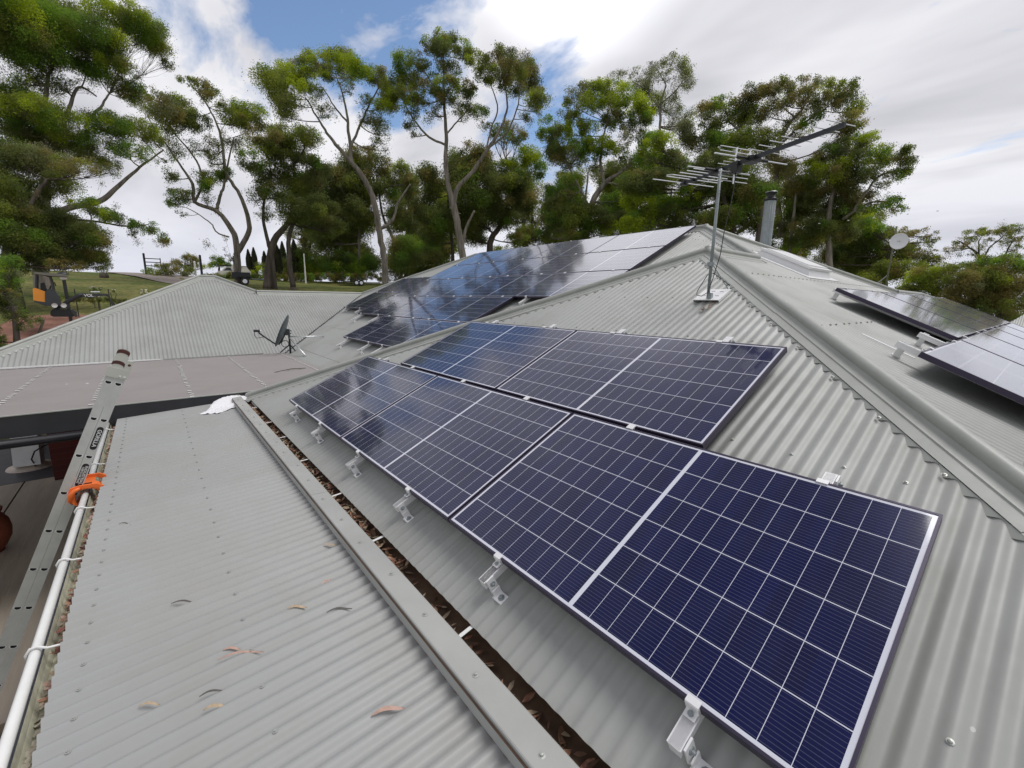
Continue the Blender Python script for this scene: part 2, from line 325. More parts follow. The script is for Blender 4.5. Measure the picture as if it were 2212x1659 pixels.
# ------------------------------------------------------------------ roof planes
T25 = math.tan(math.radians(25)); S25 = math.sin(math.radians(25)); C25 = math.cos(math.radians(25))
class Plane:
    def __init__(s, O, es, et, pitch=25, p=0.0700, amp=0.0085):
        s.O = V(O); s.es = V(es); s.et = V(et); s.tan = math.tan(math.radians(pitch)); c = math.cos(math.radians(pitch)); sn = math.sin(math.radians(pitch))
        s.v = s.et * c + V((0, 0, sn)); s.n = V((0, 0, c)) - s.et * sn; s.p = p; s.amp = amp
    def P(s, a, t, h=0.0):      # a along the eave, t horizontal distance up the slope, h off the surface
        return s.O + s.es * a + s.et * t + V((0, 0, t * s.tan)) + s.n * h
    def st(s, x, y): d = V((x, y, 0)) - V((s.O.x, s.O.y, 0)); return d.dot(s.es), d.dot(s.et)
    def z(s, x, y): return s.O.z + s.st(x, y)[1] * s.tan
    def xy(s, x, y, h=0.0): a, t = s.st(x, y); return s.P(a, t, h)
    def wave(s, a): return s.amp * math.cos(2 * math.pi * a / s.p)
F_ = Plane((0, -.18, -.228), X1, Y1, 25, .07, .0062)
B_ = Plane((0, 1.2, -.219), X1, Y1)
R_ = Plane((6.837, 0, -.228), Y1, (-1, 0, 0), 25, .07, .0105)
L_ = Plane((-1.518, 0, -.228), (0, 1, 0), (1, 0, 0))
W_ = Plane((-6.05, 0, -.219), Y1, (-1, 0, 0), 25, .07, .0115)
NR = Plane((0, -1.55, -.325), X1, Y1, 3.4, 0.0735, 0.0095)
BR = Plane((0, -7.0, -.193), X1, Y1, 0.2, 0.0735, 0.010)
def sheet(pl, poly, m, name, parent, step=8, cut=0.0):
    st = [pl.st(x, y) for x, y in poly]; a0 = min(s[0] for s in st); a1 = max(s[0] for s in st)
    n = int((a1 - a0) / (pl.p / step)); mb = MB(); A = []; B = []
    eps = 1e-4
    for i in range(n + 1):
        a = a0 + eps + (a1 - a0 - 2 * eps) * i / n; ts = []
        for j in range(len(st)):
            (s0, t0), (s1, t1) = st[j], st[(j + 1) % len(st)]
            if (s0 - a) * (s1 - a) < 0: ts.append(t0 + (t1 - t0) * (a - s0) / (s1 - s0))
        if len(ts) < 2: continue
        h = pl.wave(a); A.append(pl.P(a, min(ts), h)); B.append(pl.P(a, max(ts), h))
    mb.strip(A, B); return mb.build(name, m, parent, smooth=True)
def profile(P, dA, nA, dB, nB, w_, roll):
    pr = [P + dA * w_ + nA * .0105, P + dA * (w_ * .60) + nA * .0135, P + dA * (w_ * .56) + nA * .0205, P + dA * (roll * 1.15) + nA * .018]
    c = P + V((0, 0, roll * 1.25)); side = (dA - dB); side.z = 0; side.normalize()
    for k in range(11):
        a = math.radians(-38 + (256 * k / 10)); pr.append(c + side * (roll * math.cos(a)) + V((0, 0, roll * math.sin(a))))
    pr += [P + dB * (roll * 1.15) + nB * .018, P + dB * (w_ * .56) + nB * .0205, P + dB * (w_ * .60) + nB * .0135, P + dB * w_ + nB * .0105]
    return pr
def cap(p0, p1, pa, pb, name, parent, w_=0.130, roll=0.034, scallop=True, m=None, lap=1.9, ext=0.0):
    """rolled ridge/hip cap between two planes, made of lapped lengths; its edges are dressed down into the corrugations"""
    p0, p1 = V(p0), V(p1); d = (p1 - p0).normalized(); p1 = p1 + d * ext; Lh = (p1 - p0).length
    def down(pl):
        e = pl.n.cross(d); e.normalize()
        if e.z > 0 or (abs(e.z) < 1e-6): e = -e
        return e
    # direction in each plane square to the ridge and pointing away from it
    dA = pa.n.cross(d).normalized(); dB = pb.n.cross(d).normalized()
    if dA.dot(pb.n) > 0: dA = -dA
    if dB.dot(pa.n) > 0: dB = -dB
    mb = MB(); k = max(1, int(round(Lh / lap)))
    for i in range(k):
        q0 = p0 + d * (Lh * i / k - (0.04 if i else 0)); q1 = p0 + d * (Lh * (i + 1) / k); off = V((0, 0, 0.004 * (i % 2) + 0.001))
        mb.sweep(profile(q0 + off, dA, pa.n, dB, pb.n, w_, roll), profile(q1 + off, dA, pa.n, dB, pb.n, w_, roll))
    if scallop:
        for (dd, pl) in ((dA, pa), (dB, pb)):
            n = int(Lh / 0.008); T_, Bo = [], []
            for i in range(n + 1):
                e = p0 + d * (Lh * i / n) + dd * w_; a = pl.st(e.x, e.y)[0]
                fr = (pl.amp - pl.wave(a)) / (2 * pl.amp); T_.append(e + pl.n * .0105); Bo.append(e + pl.n * (pl.wave(a) + .0012) + dd * (.001 + .030 * fr))
            mb.strip(T_, Bo)
    ob = mb.build(name, m or m_cap, parent, smooth=False)
    me = ob.data; me.polygons.foreach_set('use_smooth', [True] * len(me.polygons))
    try:
        me.set_sharp_from_angle(angle=math.radians(35))
    except Exception: pass
    return ob
def screws(pl, pts, name, parent, r=0.0055, m=None, stuff=True):
    mb = MB()
    for (a, t) in pts:
        a = round(a / pl.p) * pl.p; c = pl.P(a, t, pl.amp + .0005); mb.lathe(c, [(r * 1.7, 0), (r * 1.7, .0015), (r, .002), (r * .9, .0065), (0.0005, .0075)], 8, pl.n)
    ob = mb.build(name, m or m_screw, parent, smooth=False)
    if stuff: ob['kind'] = 'stuff'
    return ob
def ip(a, b, n): return [a + (b - a) * i / (n - 1) for i in range(n)]

# ------------------------------------------------------------------ the house
GZ = -2.6
house = thing('house', 'sprawling brick house with corrugated grey-green hipped roofs carrying the solar panels', 'house', (0, 4, GZ))
APX = V((2.66, 3.997, F_.z(2.66, 3.997))); JN = V((2.66, 5.358, APX.z)); PK = V((1.0, 7.018, B_.z(1.0, 7.018))); RL = V((-6.55, 7.018, PK.z)); WJ = V((-9.218, 4.35, B_.z(-9.2, 4.35)))
J2 = V((3.43, 9.448, R_.z(3.43, 0))); J3 = V((3.43, 11.75, J2.z))
sheet(F_, [(-1.518, -.18), (6.837, -.18), (2.66, 3.997)], m_roofX, 'roof_sheet', house, 10)
sheet(B_, [(-6.05, 1.2), (-1.5, 1.2), (2.66, 5.358), (1.0, 7.018), (-6.55, 7.018), (-9.218, 4.35)], m_roofX, 'roof_sheet', house, 8)
sheet(R_, [(6.837, -.18), (6.837, 15.15), (3.43, 11.75), (3.43, 9.448), (1.0, 7.018), (2.66, 5.358), (2.66, 3.997)], m_roofY, 'roof_sheet', house, 8)
sheet(L_, [(-1.518, -.18), (2.66, 3.997), (2.66, 5.358), (-1.518, 1.2)], m_roofY, 'roof_sheet', house, 8)
WH0 = V((-10.05, .05, W_.z(-10.05, 0))); WH1 = V((-10.05, .45, WH0.z)); WK = V((-9.2, 1.30, W_.z(-9.2, 0)))
sheet(W_, [(-6.05, -3.95), (-6.05, 1.2), (-9.2, 4.35), (-9.2, 1.30), (-10.05, .45), (-10.05, .05)], m_roofY, 'roof_sheet', house, 10)
# faces turned away from the photograph
S_ = Plane((0, -3.95, -.219), X1, Y1); sheet(S_, [(-6.05, -3.95), (-10.05, .05), (-14.05, -3.95)], m_roofX, 'roof_sheet', house, 6)
BK = Plane((0, 12.836, -.219), X1, (0, -1, 0)); sheet(BK, [(1.0, 7.018), (-6.55, 7.018), (-12.37, 12.836), (-2.4, 12.836), (3.43, 9.448) if False else (3.43, 9.448)], m_roofX, 'roof_sheet', house, 4)
WB = Plane((-12.35, 0, -.219), Y1, (1, 0, 0)); sheet(WB, [(-9.2, 1.3), (-9.2, 4.35), (-6.55, 7.018), (-12.35, 12.8), (-12.35, -1.85)], m_roofY, 'roof_sheet', house, 4)
WB2 = Plane((-14.05, 0, -.219), Y1, (1, 0, 0)); sheet(WB2, [(-10.05, .05), (-10.05, .45), (-12.4, 2.8), (-14.05, 4.45), (-14.05, -3.95)], m_roofY, 'roof_sheet', house, 4)
RB = Plane((0, 15.15, -.228), X1, (0, -1, 0)); sheet(RB, [(6.837, 15.15), (0.02, 15.15), (3.43, 11.75)], m_roofX, 'roof_sheet', house, 4)
RLs = Plane((0.02, 0, -.228), Y1, (1, 0, 0)); sheet(RLs, [(3.43, 9.448), (3.43, 11.75), (0.02, 15.15), (0.02, 12.86)], m_roofY, 'roof_sheet', house, 4)
# caps
cap(APX, (6.837, -.18, -.228), R_, F_, 'hip_cap', house, ext=.03)
cap(APX, (-1.518, -.18, -.228), L_, F_, 'hip_cap', house, ext=.03)
cap(APX + V((0, 0, .004)), JN, R_, L_, 'ridge_cap', house)
cap(PK, JN, R_, B_, 'hip_cap', house)
cap(PK + V((0, 0, .004)), RL, B_, BK, 'ridge_cap', house)
cap(RL, WJ, B_, WB, 'hip_cap', house, w_=.14)
cap(PK, J2, R_, BK, 'hip_cap', house)
cap(J2, J3, R_, RLs, 'ridge_cap', house)
cap(J3, (6.837, 15.15, -.228), R_, RB, 'hip_cap', house)
cap(V(WK), WJ, W_, WB, 'ridge_cap', house)
cap(WH1, WK, W_, WB, 'hip_cap', house)
cap(WH0, WH1, W_, WB2, 'ridge_cap', house)
cap(WH0, (-6.05, -3.95, -.219), W_, S_, 'hip_cap', house)
kb = MB(); kb.lathe(APX + V((0, 0, .0)), [(.05, .0), (.056, .03), (.05, .065), (.03, .085), (.001, .09)], 16); kb.build('cap_knuckle', m_cap, house, True)
kb = MB(); kb.lathe(PK, [(.05, .0), (.056, .03), (.05, .065), (.03, .085), (.001, .09)], 16); kb.build('cap_knuckle', m_cap, house, True)
# valley tray W/B : dark strip with the cut sheet ends showing
vt = MB(); n = 120
va, vb = V((-9.2, 4.35, 0)), V((-6.05, 1.2, 0))
Lf, Rt = [], []
for i in range(n + 1):
    c = va.lerp(vb, i / n); z = B_.z(c.x, c.y); c.z = z; s = V((1, 1, 0)).normalized() * (.028 + .012 * math.sin(i * 1.9)); Lf.append(c - s + V((0, 0, .016))); Rt.append(c + s + V((0, 0, .016)))
vt.strip(Lf, Rt); vt.build('valley_tray', m_char, house)
# screws on the sheets
pf = []
for t in (0.62, 1.55, 2.62, 3.35):
    for a in ip(-1.3 + t, 6.6 - t, int((7.9 - 2 * t) / .21)): pf.append((a, t + .18 * 0))
pf = [(a, t * C25) for a, t in pf]
screws(F_, pf, 'screws', house)
pr = []
for t in (.5, 1.5, 2.6, 3.6, 4.7):
    for a in ip(max(-.0, -.18 + t), 14.2 - t * .9, 56): pr.append((a, t))
screws(R_, pr, 'screws', house)
pb_ = [(a, t) for t in (.35, 1.3, 2.6, 4.0, 5.4) for a in ip(-5.9 - max(0, t * .95) + 0.2, -1.2 + t, 50)]
screws(B_, pb_, 'screws', house, r=.008)
cs = MB()
for (pA, pB, pl, dd) in ((APX, V((6.837, -.18, -.228)), F_, 1), (APX, V((-1.518, -.18, -.228)), F_, 1), (APX, V((6.837, -.18, -.228)), R_, 1)):
    d = (pB - pA).normalized(); e = pl.n.cross(d).normalized(); other = R_ if pl is F_ and pB.x > 3 else (L_ if pl is F_ else F_)
    if e.dot(other.n) > 0: e = -e
    for i in range(13):
        c = pA + d * (.5 + i * .42) + e * .155 + pl.n * .012
        cs.lathe(c, [(.011, 0), (.011, .0015), (.006, .002), (.0055, .007), (.0005, .008)], 8, pl.n)
cs.build('cap_screws', m_screw, house)['kind'] = 'stuff'
# walls
wl = MB()
def wall(mb, pts, z0, z1, th=.12):
    for (x0, y0), (x1, y1) in zip(pts[:-1], pts[1:]):
        d = V((x1 - x0, y1 - y0, 0)); n_ = d.length; d.normalize(); mb.box(((x0 + x1) / 2, (y0 + y1) / 2, (z0 + z1) / 2), (n_ + .001, th, z1 - z0), (d, V((-d.y, d.x, 0)), V((0, 0, 1))))
wall(wl, [(-1.05, .3), (6.3, .3)], GZ, -.3); wall(wl, [(-1.05, .36), (-1.05, 1.9)], GZ, -.3); wall(wl, [(-1.11, 1.96), (-8.3, 1.96)], GZ, -.3); wall(wl, [(-8.36, 1.9), (-8.36, -2.4)], GZ, -.3)
wall(wl, [(-8.42, -2.46), (-13.5, -2.46)], GZ, -.3); wall(wl, [(6.3, .36), (6.3, 14.6)], GZ, -.3); wall(wl, [(6.24, 14.66), (-.0, 14.66)], GZ, -.3); wall(wl, [(-13.5, -2.4), (-13.5, 12)], GZ, -.3); wall(wl, [(-13.44, 12.06), (-.06, 12.06)], GZ, -.3)
wl.build('wall', m_brick, house)
sf = MB(); sf.box((-1.28, .6, -.262), (.46, 1.56, .02)); sf.build('soffit', m_white, house)
# eave gutters of the other wings
g = MB(); g.box((-6.02, -1.42, -.265), (.09, 5.06, .075)); g.build('gutter', m_cap, house)
g = MB(); g.box((-10.05, -4.0, -.265), (8.1, .09, .075)); g.build('gutter', m_white, house)
g = MB(); g.box((6.90, 7.5, -.29), (.11, 15.4, .10)); g.build('gutter', m_cap, house)
g = MB(); g.box((-1.60, .54, -.28), (.13, 1.3, .08)); g.build('gutter', m_char, house)
# ---- box gutter in front of the near face, with its cap flashing
bg = MB()
A = [V((-1.62, -.395, -.19)), V((-1.62, -.385, -.31)), V((-1.62, -.13, -.31)), V((-1.62, -.115, -.215))]
bg.strip(A, [p + V((9.9, 0, 0)) for p in A]); bg.build('box_gutter', m_rust, house)
fl = MB()
X0, X9 = -1.66, 8.2
yT0, yT1, zT, zB = -.392, -.278, -.178, -.246
xs = [X0 + (X9 - X0) * i / 5 for i in range(6)]
for i in range(5):
    o_ = .0012 * (i % 2); a0_, a1_ = xs[i], xs[i + 1] + .03
    P_ = [V((a0_, yT0 - .004, zB)), V((a0_, yT0, zT - .003 + o_)), V((a0_, yT0 + .004, zT + o_)), V((a0_, yT1 - .006, zT - .004 + o_)), V((a0_, yT1, zT - .010 + o_)), V((a0_, yT1 + .003, zT - .05))]
    fl.strip(P_, [p + V((a1_ - a0_, 0, 0)) for p in P_])
fl.face([(X0, yT0 - .004, zB), (X0, yT0, zT), (X0, yT1, zT - .01), (X0, yT1, zB)])
fl.build('flashing', m_flash, house)
fs = MB()
for i in range(26): fs.lathe((-1.2 + i * .36 + random.uniform(-.03, .03), -.335 + random.uniform(-.012, .012), zT - .002), [(.013, 0), (.013, .002), (.0065, .003), (.006, .009), (.0005, .010)], 8)
fs.build('flashing_screws', m_screw, house)['kind'] = 'stuff'
gs = MB()
for x in (-.9, -.05, .62, 1.42, 2.28, 3.02, 3.95, 4.85, 5.8): gs.box((x, -.205, -.238), (.018, .125, .002), (V((.97, .2, 0)).normalized(), V((-.2, .97, 0)).normalized(), V((0, 0, 1))))
gs.build('gutter_strap', m_white, house)['kind'] = 'stuff'
# near verandah roof
sheet(NR, [(-1.68, -1.55), (8.2, -1.55), (8.2, -.30), (-1.68, -.30)], m_near, 'verandah_roof', house, 12)
pn = []
for t in (.09, .62):
    a = -1.6
    while a < 8.1: pn.append((a, t)); a += .147 if t < .2 else .22
screws(NR, pn, 'screws', house, r=.0052)
eb = MB(); eb.box((-1.69, -.93, -.275), (.03, 1.22, .012), (V((1, 0, 0)), V((0, math.cos(math.radians(3.4)), math.sin(math.radians(3.4)))), V((0, -math.sin(math.radians(3.4)), math.cos(math.radians(3.4)))))); eb.build('end_trim', m_flash, house)
for x in ip(-1.2, 7.6, 6):
    vb_ = MB(); vb_.box((x, -1.40, (GZ - .42) / 2), (.09, .09, -.42 - GZ)); vb_.build('verandah_post', m_white, house)
vs_ = MB(); vs_.box((3.3, -.95, -.42), (9.8, 1.1, .012)); vs_.build('soffit', m_white, house)
# white quad gutter along its lower edge
ga, gb = -1.70, 8.2
prof = [(-1.510, -.395), (-1.515, -.448), (-1.600, -.450), (-1.612, -.42), (-1.615, -.375)]
gi = MB(); gi.strip([V((ga, y, z)) for y, z in prof], [V((gb, y, z)) for y, z in prof]); gut = gi.build('gutter', m_cream, house)
rr = MB(); rr.tube([(ga, -1.640, -.366), (gb, -1.640, -.366)], .0195, 14); rr.build('gutter_bead', m_white, gut, True)
gf = MB(); gf.strip([V((ga, -1.661, -.366)), V((ga, -1.6635, -.392)), V((ga, -1.650, -.455)), V((ga, -1.60, -.458))], [V((gb, -1.661, -.366)), V((gb, -1.6635, -.392)), V((gb, -1.650, -.455)), V((gb, -1.60, -.458))]); gf.build('gutter_face', m_blue, gut)
for x in (-1.2, .12, 1.18, 1.98, 2.80, 3.7, 4.7, 5.7, 6.8):
    gc = MB(); gc.tube([(x, -1.6635, -.385), (x, -1.668, -.362), (x, -1.652, -.338), (x, -1.630, -.337), (x + .01, -1.60, -.352), (x + .02, -1.53, -.355)], .0055, 7); gc.build('gutter_clip', m_white, gut, True)
ec = MB(); ec.face([(ga, -1.51, -.39), (ga, -1.51, -.45), (ga, -1.655, -.455), (ga, -1.66, -.36)]); ec.build('gutter_end', m_white, gut)
# ---- brown verandah roof filling the court
sheet(BR, [(-6.12, -7.0), (-1.60, -7.0), (-1.60, 1.25), (-6.12, 1.25)], m_brown, 'court_roof', house, 6)
ds = MB()
for y in (1.13, .1, -.80, -1.78, -2.62, -3.6, -4.6):
    a = -6.1
    while a < -1.62:
        if random.random() < .93: ds.box((round(a / .0735) * .0735, y + random.uniform(-.008, .008), BR.z(0, y) + BR.amp + .003), (.030, .046, .004))
        a += .147
ds.build('washers', m_white, house)['kind'] = 'stuff'
fa = MB(); fa.box((-1.585, -2.95, -.275), (.022, 8.3, .24)); fas = fa.build('fascia', m_char, house)
ft = MB(); ft.box((-1.587, -2.95, -.152), (.034, 8.32, .010)); ft.build('fascia_trim', m_cap, fas)
fg = MB(); fg.tube([(-1.53, -7.1, -.445), (-1.53, -1.75, -.445)], .05, 14); fg.build('gutter', mat('black_gutter', (0.02, 0.02, 0.024), 0.28, coat=.6), house, True)
wg = MB(); wg.box((-6.10, -2.6, -.150), (.05, 3.1, .022)); wg.build('edge_flashing', m_white, house)
wg = MB(); wg.box((-6.10, -.1, -.146), (.03, 1.8, .016)); wg.build('edge_flashing', m_cap, house)
for (x, y) in ((-5.9, -6.8), (-1.75, -6.8)):
    p_ = MB(); p_.box((x, y, (GZ - .3) / 2), (.11, .11, -.3 - GZ)); p_.build('verandah_post', m_char, house)

# ------------------------------------------------------------------ solar panels
def make_panel():
    root = thing('solar_panel', '', 'solar panel', (0, 0, 0))
    f = MB(); t_ = .035; b_ = .009
    for (cx_, cy_, sx, sy) in ((PL / 2, b_ / 2, PL, b_), (PL / 2, PH - b_ / 2, PL, b_), (b_ / 2, PH / 2, b_, PH - 2 * b_), (PL - b_ / 2, PH / 2, b_, PH - 2 * b_)):
        f.box((cx_, cy_, -t_ / 2), (sx, sy, t_))
    fo = f.build('frame', m_frame, root)
    c = MB(); c.box((PL / 2, PH / 2, -.006), (PL - 2 * b_ - .0004, PH - 2 * b_ - .0004, .007)); c.build('cell_sheet', m_cell, root)
    j = MB(); j.box((PL / 2, PH - .12, -.019), (.12, .09, .016)); j.build('junction_box', m_black, root)
    reg(root); return root
proto = make_panel(); first_used = False
def place_panel(O, ex, ey, label, group):
    global first_used
    o = proto if not first_used else copy_tree(proto); first_used = True
    ez = ex.cross(ey); Mx = Matrix.Identity(4)
    for i in range(3): Mx[i][0] = ex[i]; Mx[i][1] = ey[i]; Mx[i][2] = ez[i]; Mx[i][3] = O[i]
    o.matrix_world = Mx; o['label'] = label; o['group'] = group; return o
NW = ['first', 'second', 'third', 'fourth', 'fifth']
vF = F_.v; nF = F_.n; EX = V(X1)
def fP(u, v, n): return EX * u + vF * v + nF * n
for i in range(3):
    extra = ('far left, smallest and reflecting the dark trees', 'middle, with grey and blue sky in it', 'nearest the camera, deep navy and largest in view')[i]
    place_panel(fP(i * 1.7315, 0, 0), EX, vF, 'solar panel in the lower near row, ' + extra, 'solar panels on the near hip face')
for i in range(2):
    place_panel(fP(.862 + i * 1.7305, 1.060, 0), EX, vF, 'solar panel in the upper near row, ' + ('left one, with a blue streak reflected' if i == 0 else 'right one, purplish, below the antenna'), 'solar panels on the near hip face')
bO = fP(-4.301, 1.998, -.5756)
def bP(u, v, n=0): return bO + EX * u + vF * v + nF * n
rowsB = [(0, 0, 2, 'bottom'), (-1.727, 1.058, 3, 'second'), (-1.71, 2.117, 4, 'third'), (-1.71, 3.176, 4, 'fourth'), (-1.71, 4.235, 4, 'top')]
for (u0, v0, k, nm) in rowsB:
    for i in range(k):
        place_panel(bP(u0 + i * 1.729, v0), EX, vF, f'solar panel in the big main-roof array, {nm} row, {NW[i]} from the left', 'solar panels on the main roof face')
for i in range(2):
    place_panel(bP(-3.475, 1.325 + i * 1.058), EX, vF, 'solar panel left of the big array, beside the valley, ' + ('lower of the two' if i == 0 else 'upper of the two'), 'solar panels on the main roof face')
dR = -R_.v   # down the right-hand face
nR = R_.n; EY = V(Y1)
hR = .152
def rP(y, s, n=0): return V((s * C25, y, 2.9602 - s * C25 * T25)) + nR * (hR + n)
for (y0, s0, k, nm) in ((4.32, 4.21, 4, 'upper'), (2.53, 5.268, 5, 'lower')):
    for i in range(k):
        place_panel(rP(y0 + i * 1.729, s0 + PH), EY, -dR, f'pale solar panel on the right-hand roof face, {nm} row, {NW[i]} nearest', 'solar panels on the right-hand face')

# ------------------------------------------------------------------ rails, feet and clamps
def rail(name_label, group, org, ex, ey, ez, v0, v1, feet, clamps_end, clamps_mid, hgt, foot_dir=1):
    """org: point on the panel-top plane at v=0; rail runs along ey under the panels"""
    root = thing('mounting_rail', name_label, 'mounting rail', org + ey * v0 - ez * (hgt), group)
    ax = (ex, ey, ez); mb = MB()
    zc_ = -.035 - .022
    mb.box(org + ey * ((v0 + v1) / 2) + ez * zc_, (.036, v1 - v0, .040), ax)
    mb.box(org + ey * ((v0 + v1) / 2) + ez * (zc_ + .0155), (.044, v1 - v0 - .002, .009), ax)
    mb.build('rail', m_aluW, root)
    for v in feet:
        s = foot_dir
        b = MB(); c = org + ey * v + ex * (.030 * s)
        b.box(c + ez * (zc_ - .012), (.007, .042, .078), ax)               # upright
        lo = -hgt + .012
        b.box(org + ey * v + ex * (.030 * s + .012) + ez * ((zc_ - .05 + lo) / 2 + .004), (.006, .042, abs(zc_ - .05 - lo) + .03), (( ex + ez * .0).normalized(), ey, ez))
        b.box(org + ey * (v - .005) + ex * (.030 * s + .034) + ez * lo, (.062, .048, .007), ax)
        fo = b.build('roof_bracket', m_aluW, root)
        bo = MB(); bo.lathe(org + ey * (v - .005) + ex * (.030 * s + .042) + ez * (lo + .0035), [(.016, 0), (.016, .002), (.009, .003), (.009, .011), (.0005, .012)], 10, ez)
        bo.build('bolt', m_steel, fo); bo = MB()
        bo.lathe(c + ex * .0035 + ez * (zc_ - .004), [(.013, 0), (.013, .004), (.007, .005), (.006, .014), (.0005, .015)], 8, ex)
        bo.build('bolt', m_steel, fo)
    for v in clamps_end:
        b = MB(); sg = 1 if v <= (v0 + v1) / 2 else -1
        b.box(org + ey * (v - sg * .006) + ez * (-.0155), (.042, .010, .035), ax)
        b.box(org + ey * (v + sg * .003) + ez * (.0035), (.042, .022, .004), ax)
        b.box(org + ey * (v - sg * .020) + ez * (-.030), (.036, .028, .006), ax)
        fo = b.build('end_clamp', m_aluW, root)
        bo = MB(); bo.lathe(org + ey * (v - sg * .021) + ez * (-.027), [(.009, 0), (.009, .006), (.0005, .007)], 8, ez); bo.build('bolt', m_steel, fo)
    for v in clamps_mid:
        b = MB(); b.box(org + ey * v + ez * (.004), (.044, .040, .005), ax); b.box(org + ey * v + ez * (-.012), (.030, .016, .030), ax); b.build('mid_clamp', m_aluW, root)
    return root
ux = EX
spec = [(.35, -.10, 1.14, 'far left end of the lower row'), (1.19, -.11, 2.24, 'second from the left below the near array'), (2.15, -.12, 2.24, 'third from the left below the near array'), (2.99, -.12, 2.24, 'fourth from the left below the near array'), (3.895, -.12, 2.24, 'fifth from the left below the near array'), (4.83, -.12, 1.14, 'nearest the camera under the navy panel')]
for (u, v0, v1, nm) in spec:
    two = v1 > 2; endv = 2.098 if two else 1.038
    rail('pale aluminium rail with roof brackets, ' + nm, 'rails under the near array', fP(u, 0, 0), ux, vF, nF, v0, v1, (v0 + .03, v1 - .03), (0, endv), (1.049,) if two else (), .130 + .0085)
bn = 0
for (u, v0, v1, e0, e1, mids) in ((.27, -.28, 5.40, 0, 5.273, (1.048, 2.106, 3.165, 4.224)), (1.43, -.27, 5.40, 0, 5.273, (1.048, 2.106, 3.165, 4.224)), (2.07, -.25, 5.40, 0, 5.273, (1.048, 2.106, 3.165, 4.224)), (3.13, -.05, 5.40, 0, 5.273, (1.048, 2.106, 3.165, 4.224)),
                         (-1.47, .76, 5.40, 1.058, 5.273, (2.106, 3.165, 4.224)), (-.38, .77, 5.40, 1.058, 5.273, (2.106, 3.165, 4.224)), (3.77, 1.93, 5.40, 2.117, 5.273, (3.165, 4.224)), (4.88, 1.95, 5.40, 2.117, 5.273, (3.165, 4.224)),
                         (-3.28, 1.24, 3.50, 1.325, 3.42, (2.373,)), (-2.20, 1.15, 3.50, 1.325, 3.42, (2.373,))):
    names = ('under the bottom row, its end sticking out furthest left', 'under the bottom row, second end along', 'under the bottom row, end beside the hip cap', 'under the right panel of the bottom row', 'under the second row, left of two ends sticking out', 'under the second row, right of two ends sticking out', 'with its end over the beige patch beside the hip', 'under the right edge of the upper rows', 'under the two separate panels by the valley, left one', 'under the two separate panels by the valley, right one')
    rail('big array rail ' + names[bn], 'rails under the big array', bP(u, 0), ux, vF, nF, v0, v1, (v0 + .05, v1 - .05), (e0, e1), mids, .130 + .0085); bn += 1
bn = 0
for (y, s0, s1, mids) in ((2.85, 5.10, 6.5, ()), (3.9, 5.05, 6.5, ()), (4.62, 4.12, 6.5, (5.258,)), (5.7, 4.12, 6.5, (5.258,)), (6.4, 4.15, 6.5, (5.258,)), (7.4, 4.15, 6.5, (5.258,)), (8.1, 4.15, 6.5, (5.258,)), (9.1, 4.15, 6.5, (5.258,)), (9.9, 4.15, 6.5, (5.258,)), (10.8, 4.15, 6.5, (5.258,))):
    o0 = rP(y, 0)
    rail(f'aluminium rail under the right-hand array, {("nearest","second","third","fourth","fifth","sixth","seventh","eighth","ninth","farthest")[bn]} of ten', 'rails under the right-hand array', o0, EY, dR, nR, s0, s1, (s0 + .04,), ((5.268 if s0 > 5 else 4.21), 6.306), mids, hR + .0, -1 if False else 1); bn += 1
# a stray piece of angle lying on the right face by the array
so_ = MB(); o0 = rP(3.2, 5.0); so_.box(rP(3.12, 5.03, -hR + .02), (.03, .36, .006), (EY, dR, nR)); o_ = solo(so_.build('offcut', m_aluW)); tag(o_, 'short bright aluminium offcut lying on the roof beside the right-hand array', 'offcut')

# ------------------------------------------------------------------ TV antenna
ab = V((3.335, 2.80, F_.z(3.335, 2.80)))
ant = thing('tv_antenna', 'tall grey mast with a long fishbone television antenna on a white base plate', 'antenna', ab)
pm = MB(); ax = (EX, vF, nF); pc = F_.xy(3.33, 2.865, .030)
pm.box(pc, (.235, .23, .006), ax)
for sx in (-1, 1): pm.box(pc + EX * (sx * .117) - nF * .012, (.004, .23, .022), ax)
pm.build('base_plate', m_aluW, ant)
sl = MB()
for (dx, dy) in ((-.06, -.02), (.06, -.03), (.06, .06), (-.02, .07)): sl.box(pc + EX * dx + vF * dy + nF * .0036, (.035, .006, .001), ax)
sl.build('slots', m_hole, ant)
mast_top = V((3.325, 2.80, 2.27)); mb0 = F_.xy(3.335, 2.79, .034)
pm = MB(); pm.tube([mb0, mast_top], .0135, 12); pm.build('mast', m_steel, ant, True)
cl = MB(); cc = mb0.lerp(mast_top, .27); cl.tube([cc - V((0, 0, .02)), cc + V((0, 0, .02))], .026, 10); cl.box(cc + V((.0, -.03, 0)), (.03, .03, .03)); cl.build('guy_collar', m_steel, ant)
fb = MB(); fb.box(mb0 + V((.02, 0, .02)), (.03, .035, .05)); fb.build('foot_bracket', m_steel, ant)
st_ = MB(); st_.tube([cc + V((.02, 0, -.01)), pc + EX * .10 + vF * .10 + nF * .01], .0042, 6); st_.build('stay', m_steel, ant)
cbm = MB()
zb = 2.47
bl, br = V((2.84, 3.02, 2.275)), V((4.27, 2.52, 2.295))
bd = (br - bl).normalized(); bs = V((-bd.y, bd.x, 0))
def bpt(k, s=0, z=0): return bl.lerp(br, k) + bs * s + V((0, 0, z))
boom = MB()
for k in (0,): boom.box(bpt(.5), ((br - bl).length, .018, .030), (bd, bs, bd.cross(bs)))
boom.build('boom', m_dark, ant)
el = MB()
def elem(k, half, r=.0045, z=0.0, tree=el):
    tree.tube([bpt(k, -half, z), bpt(k, half, z)], r, 6)
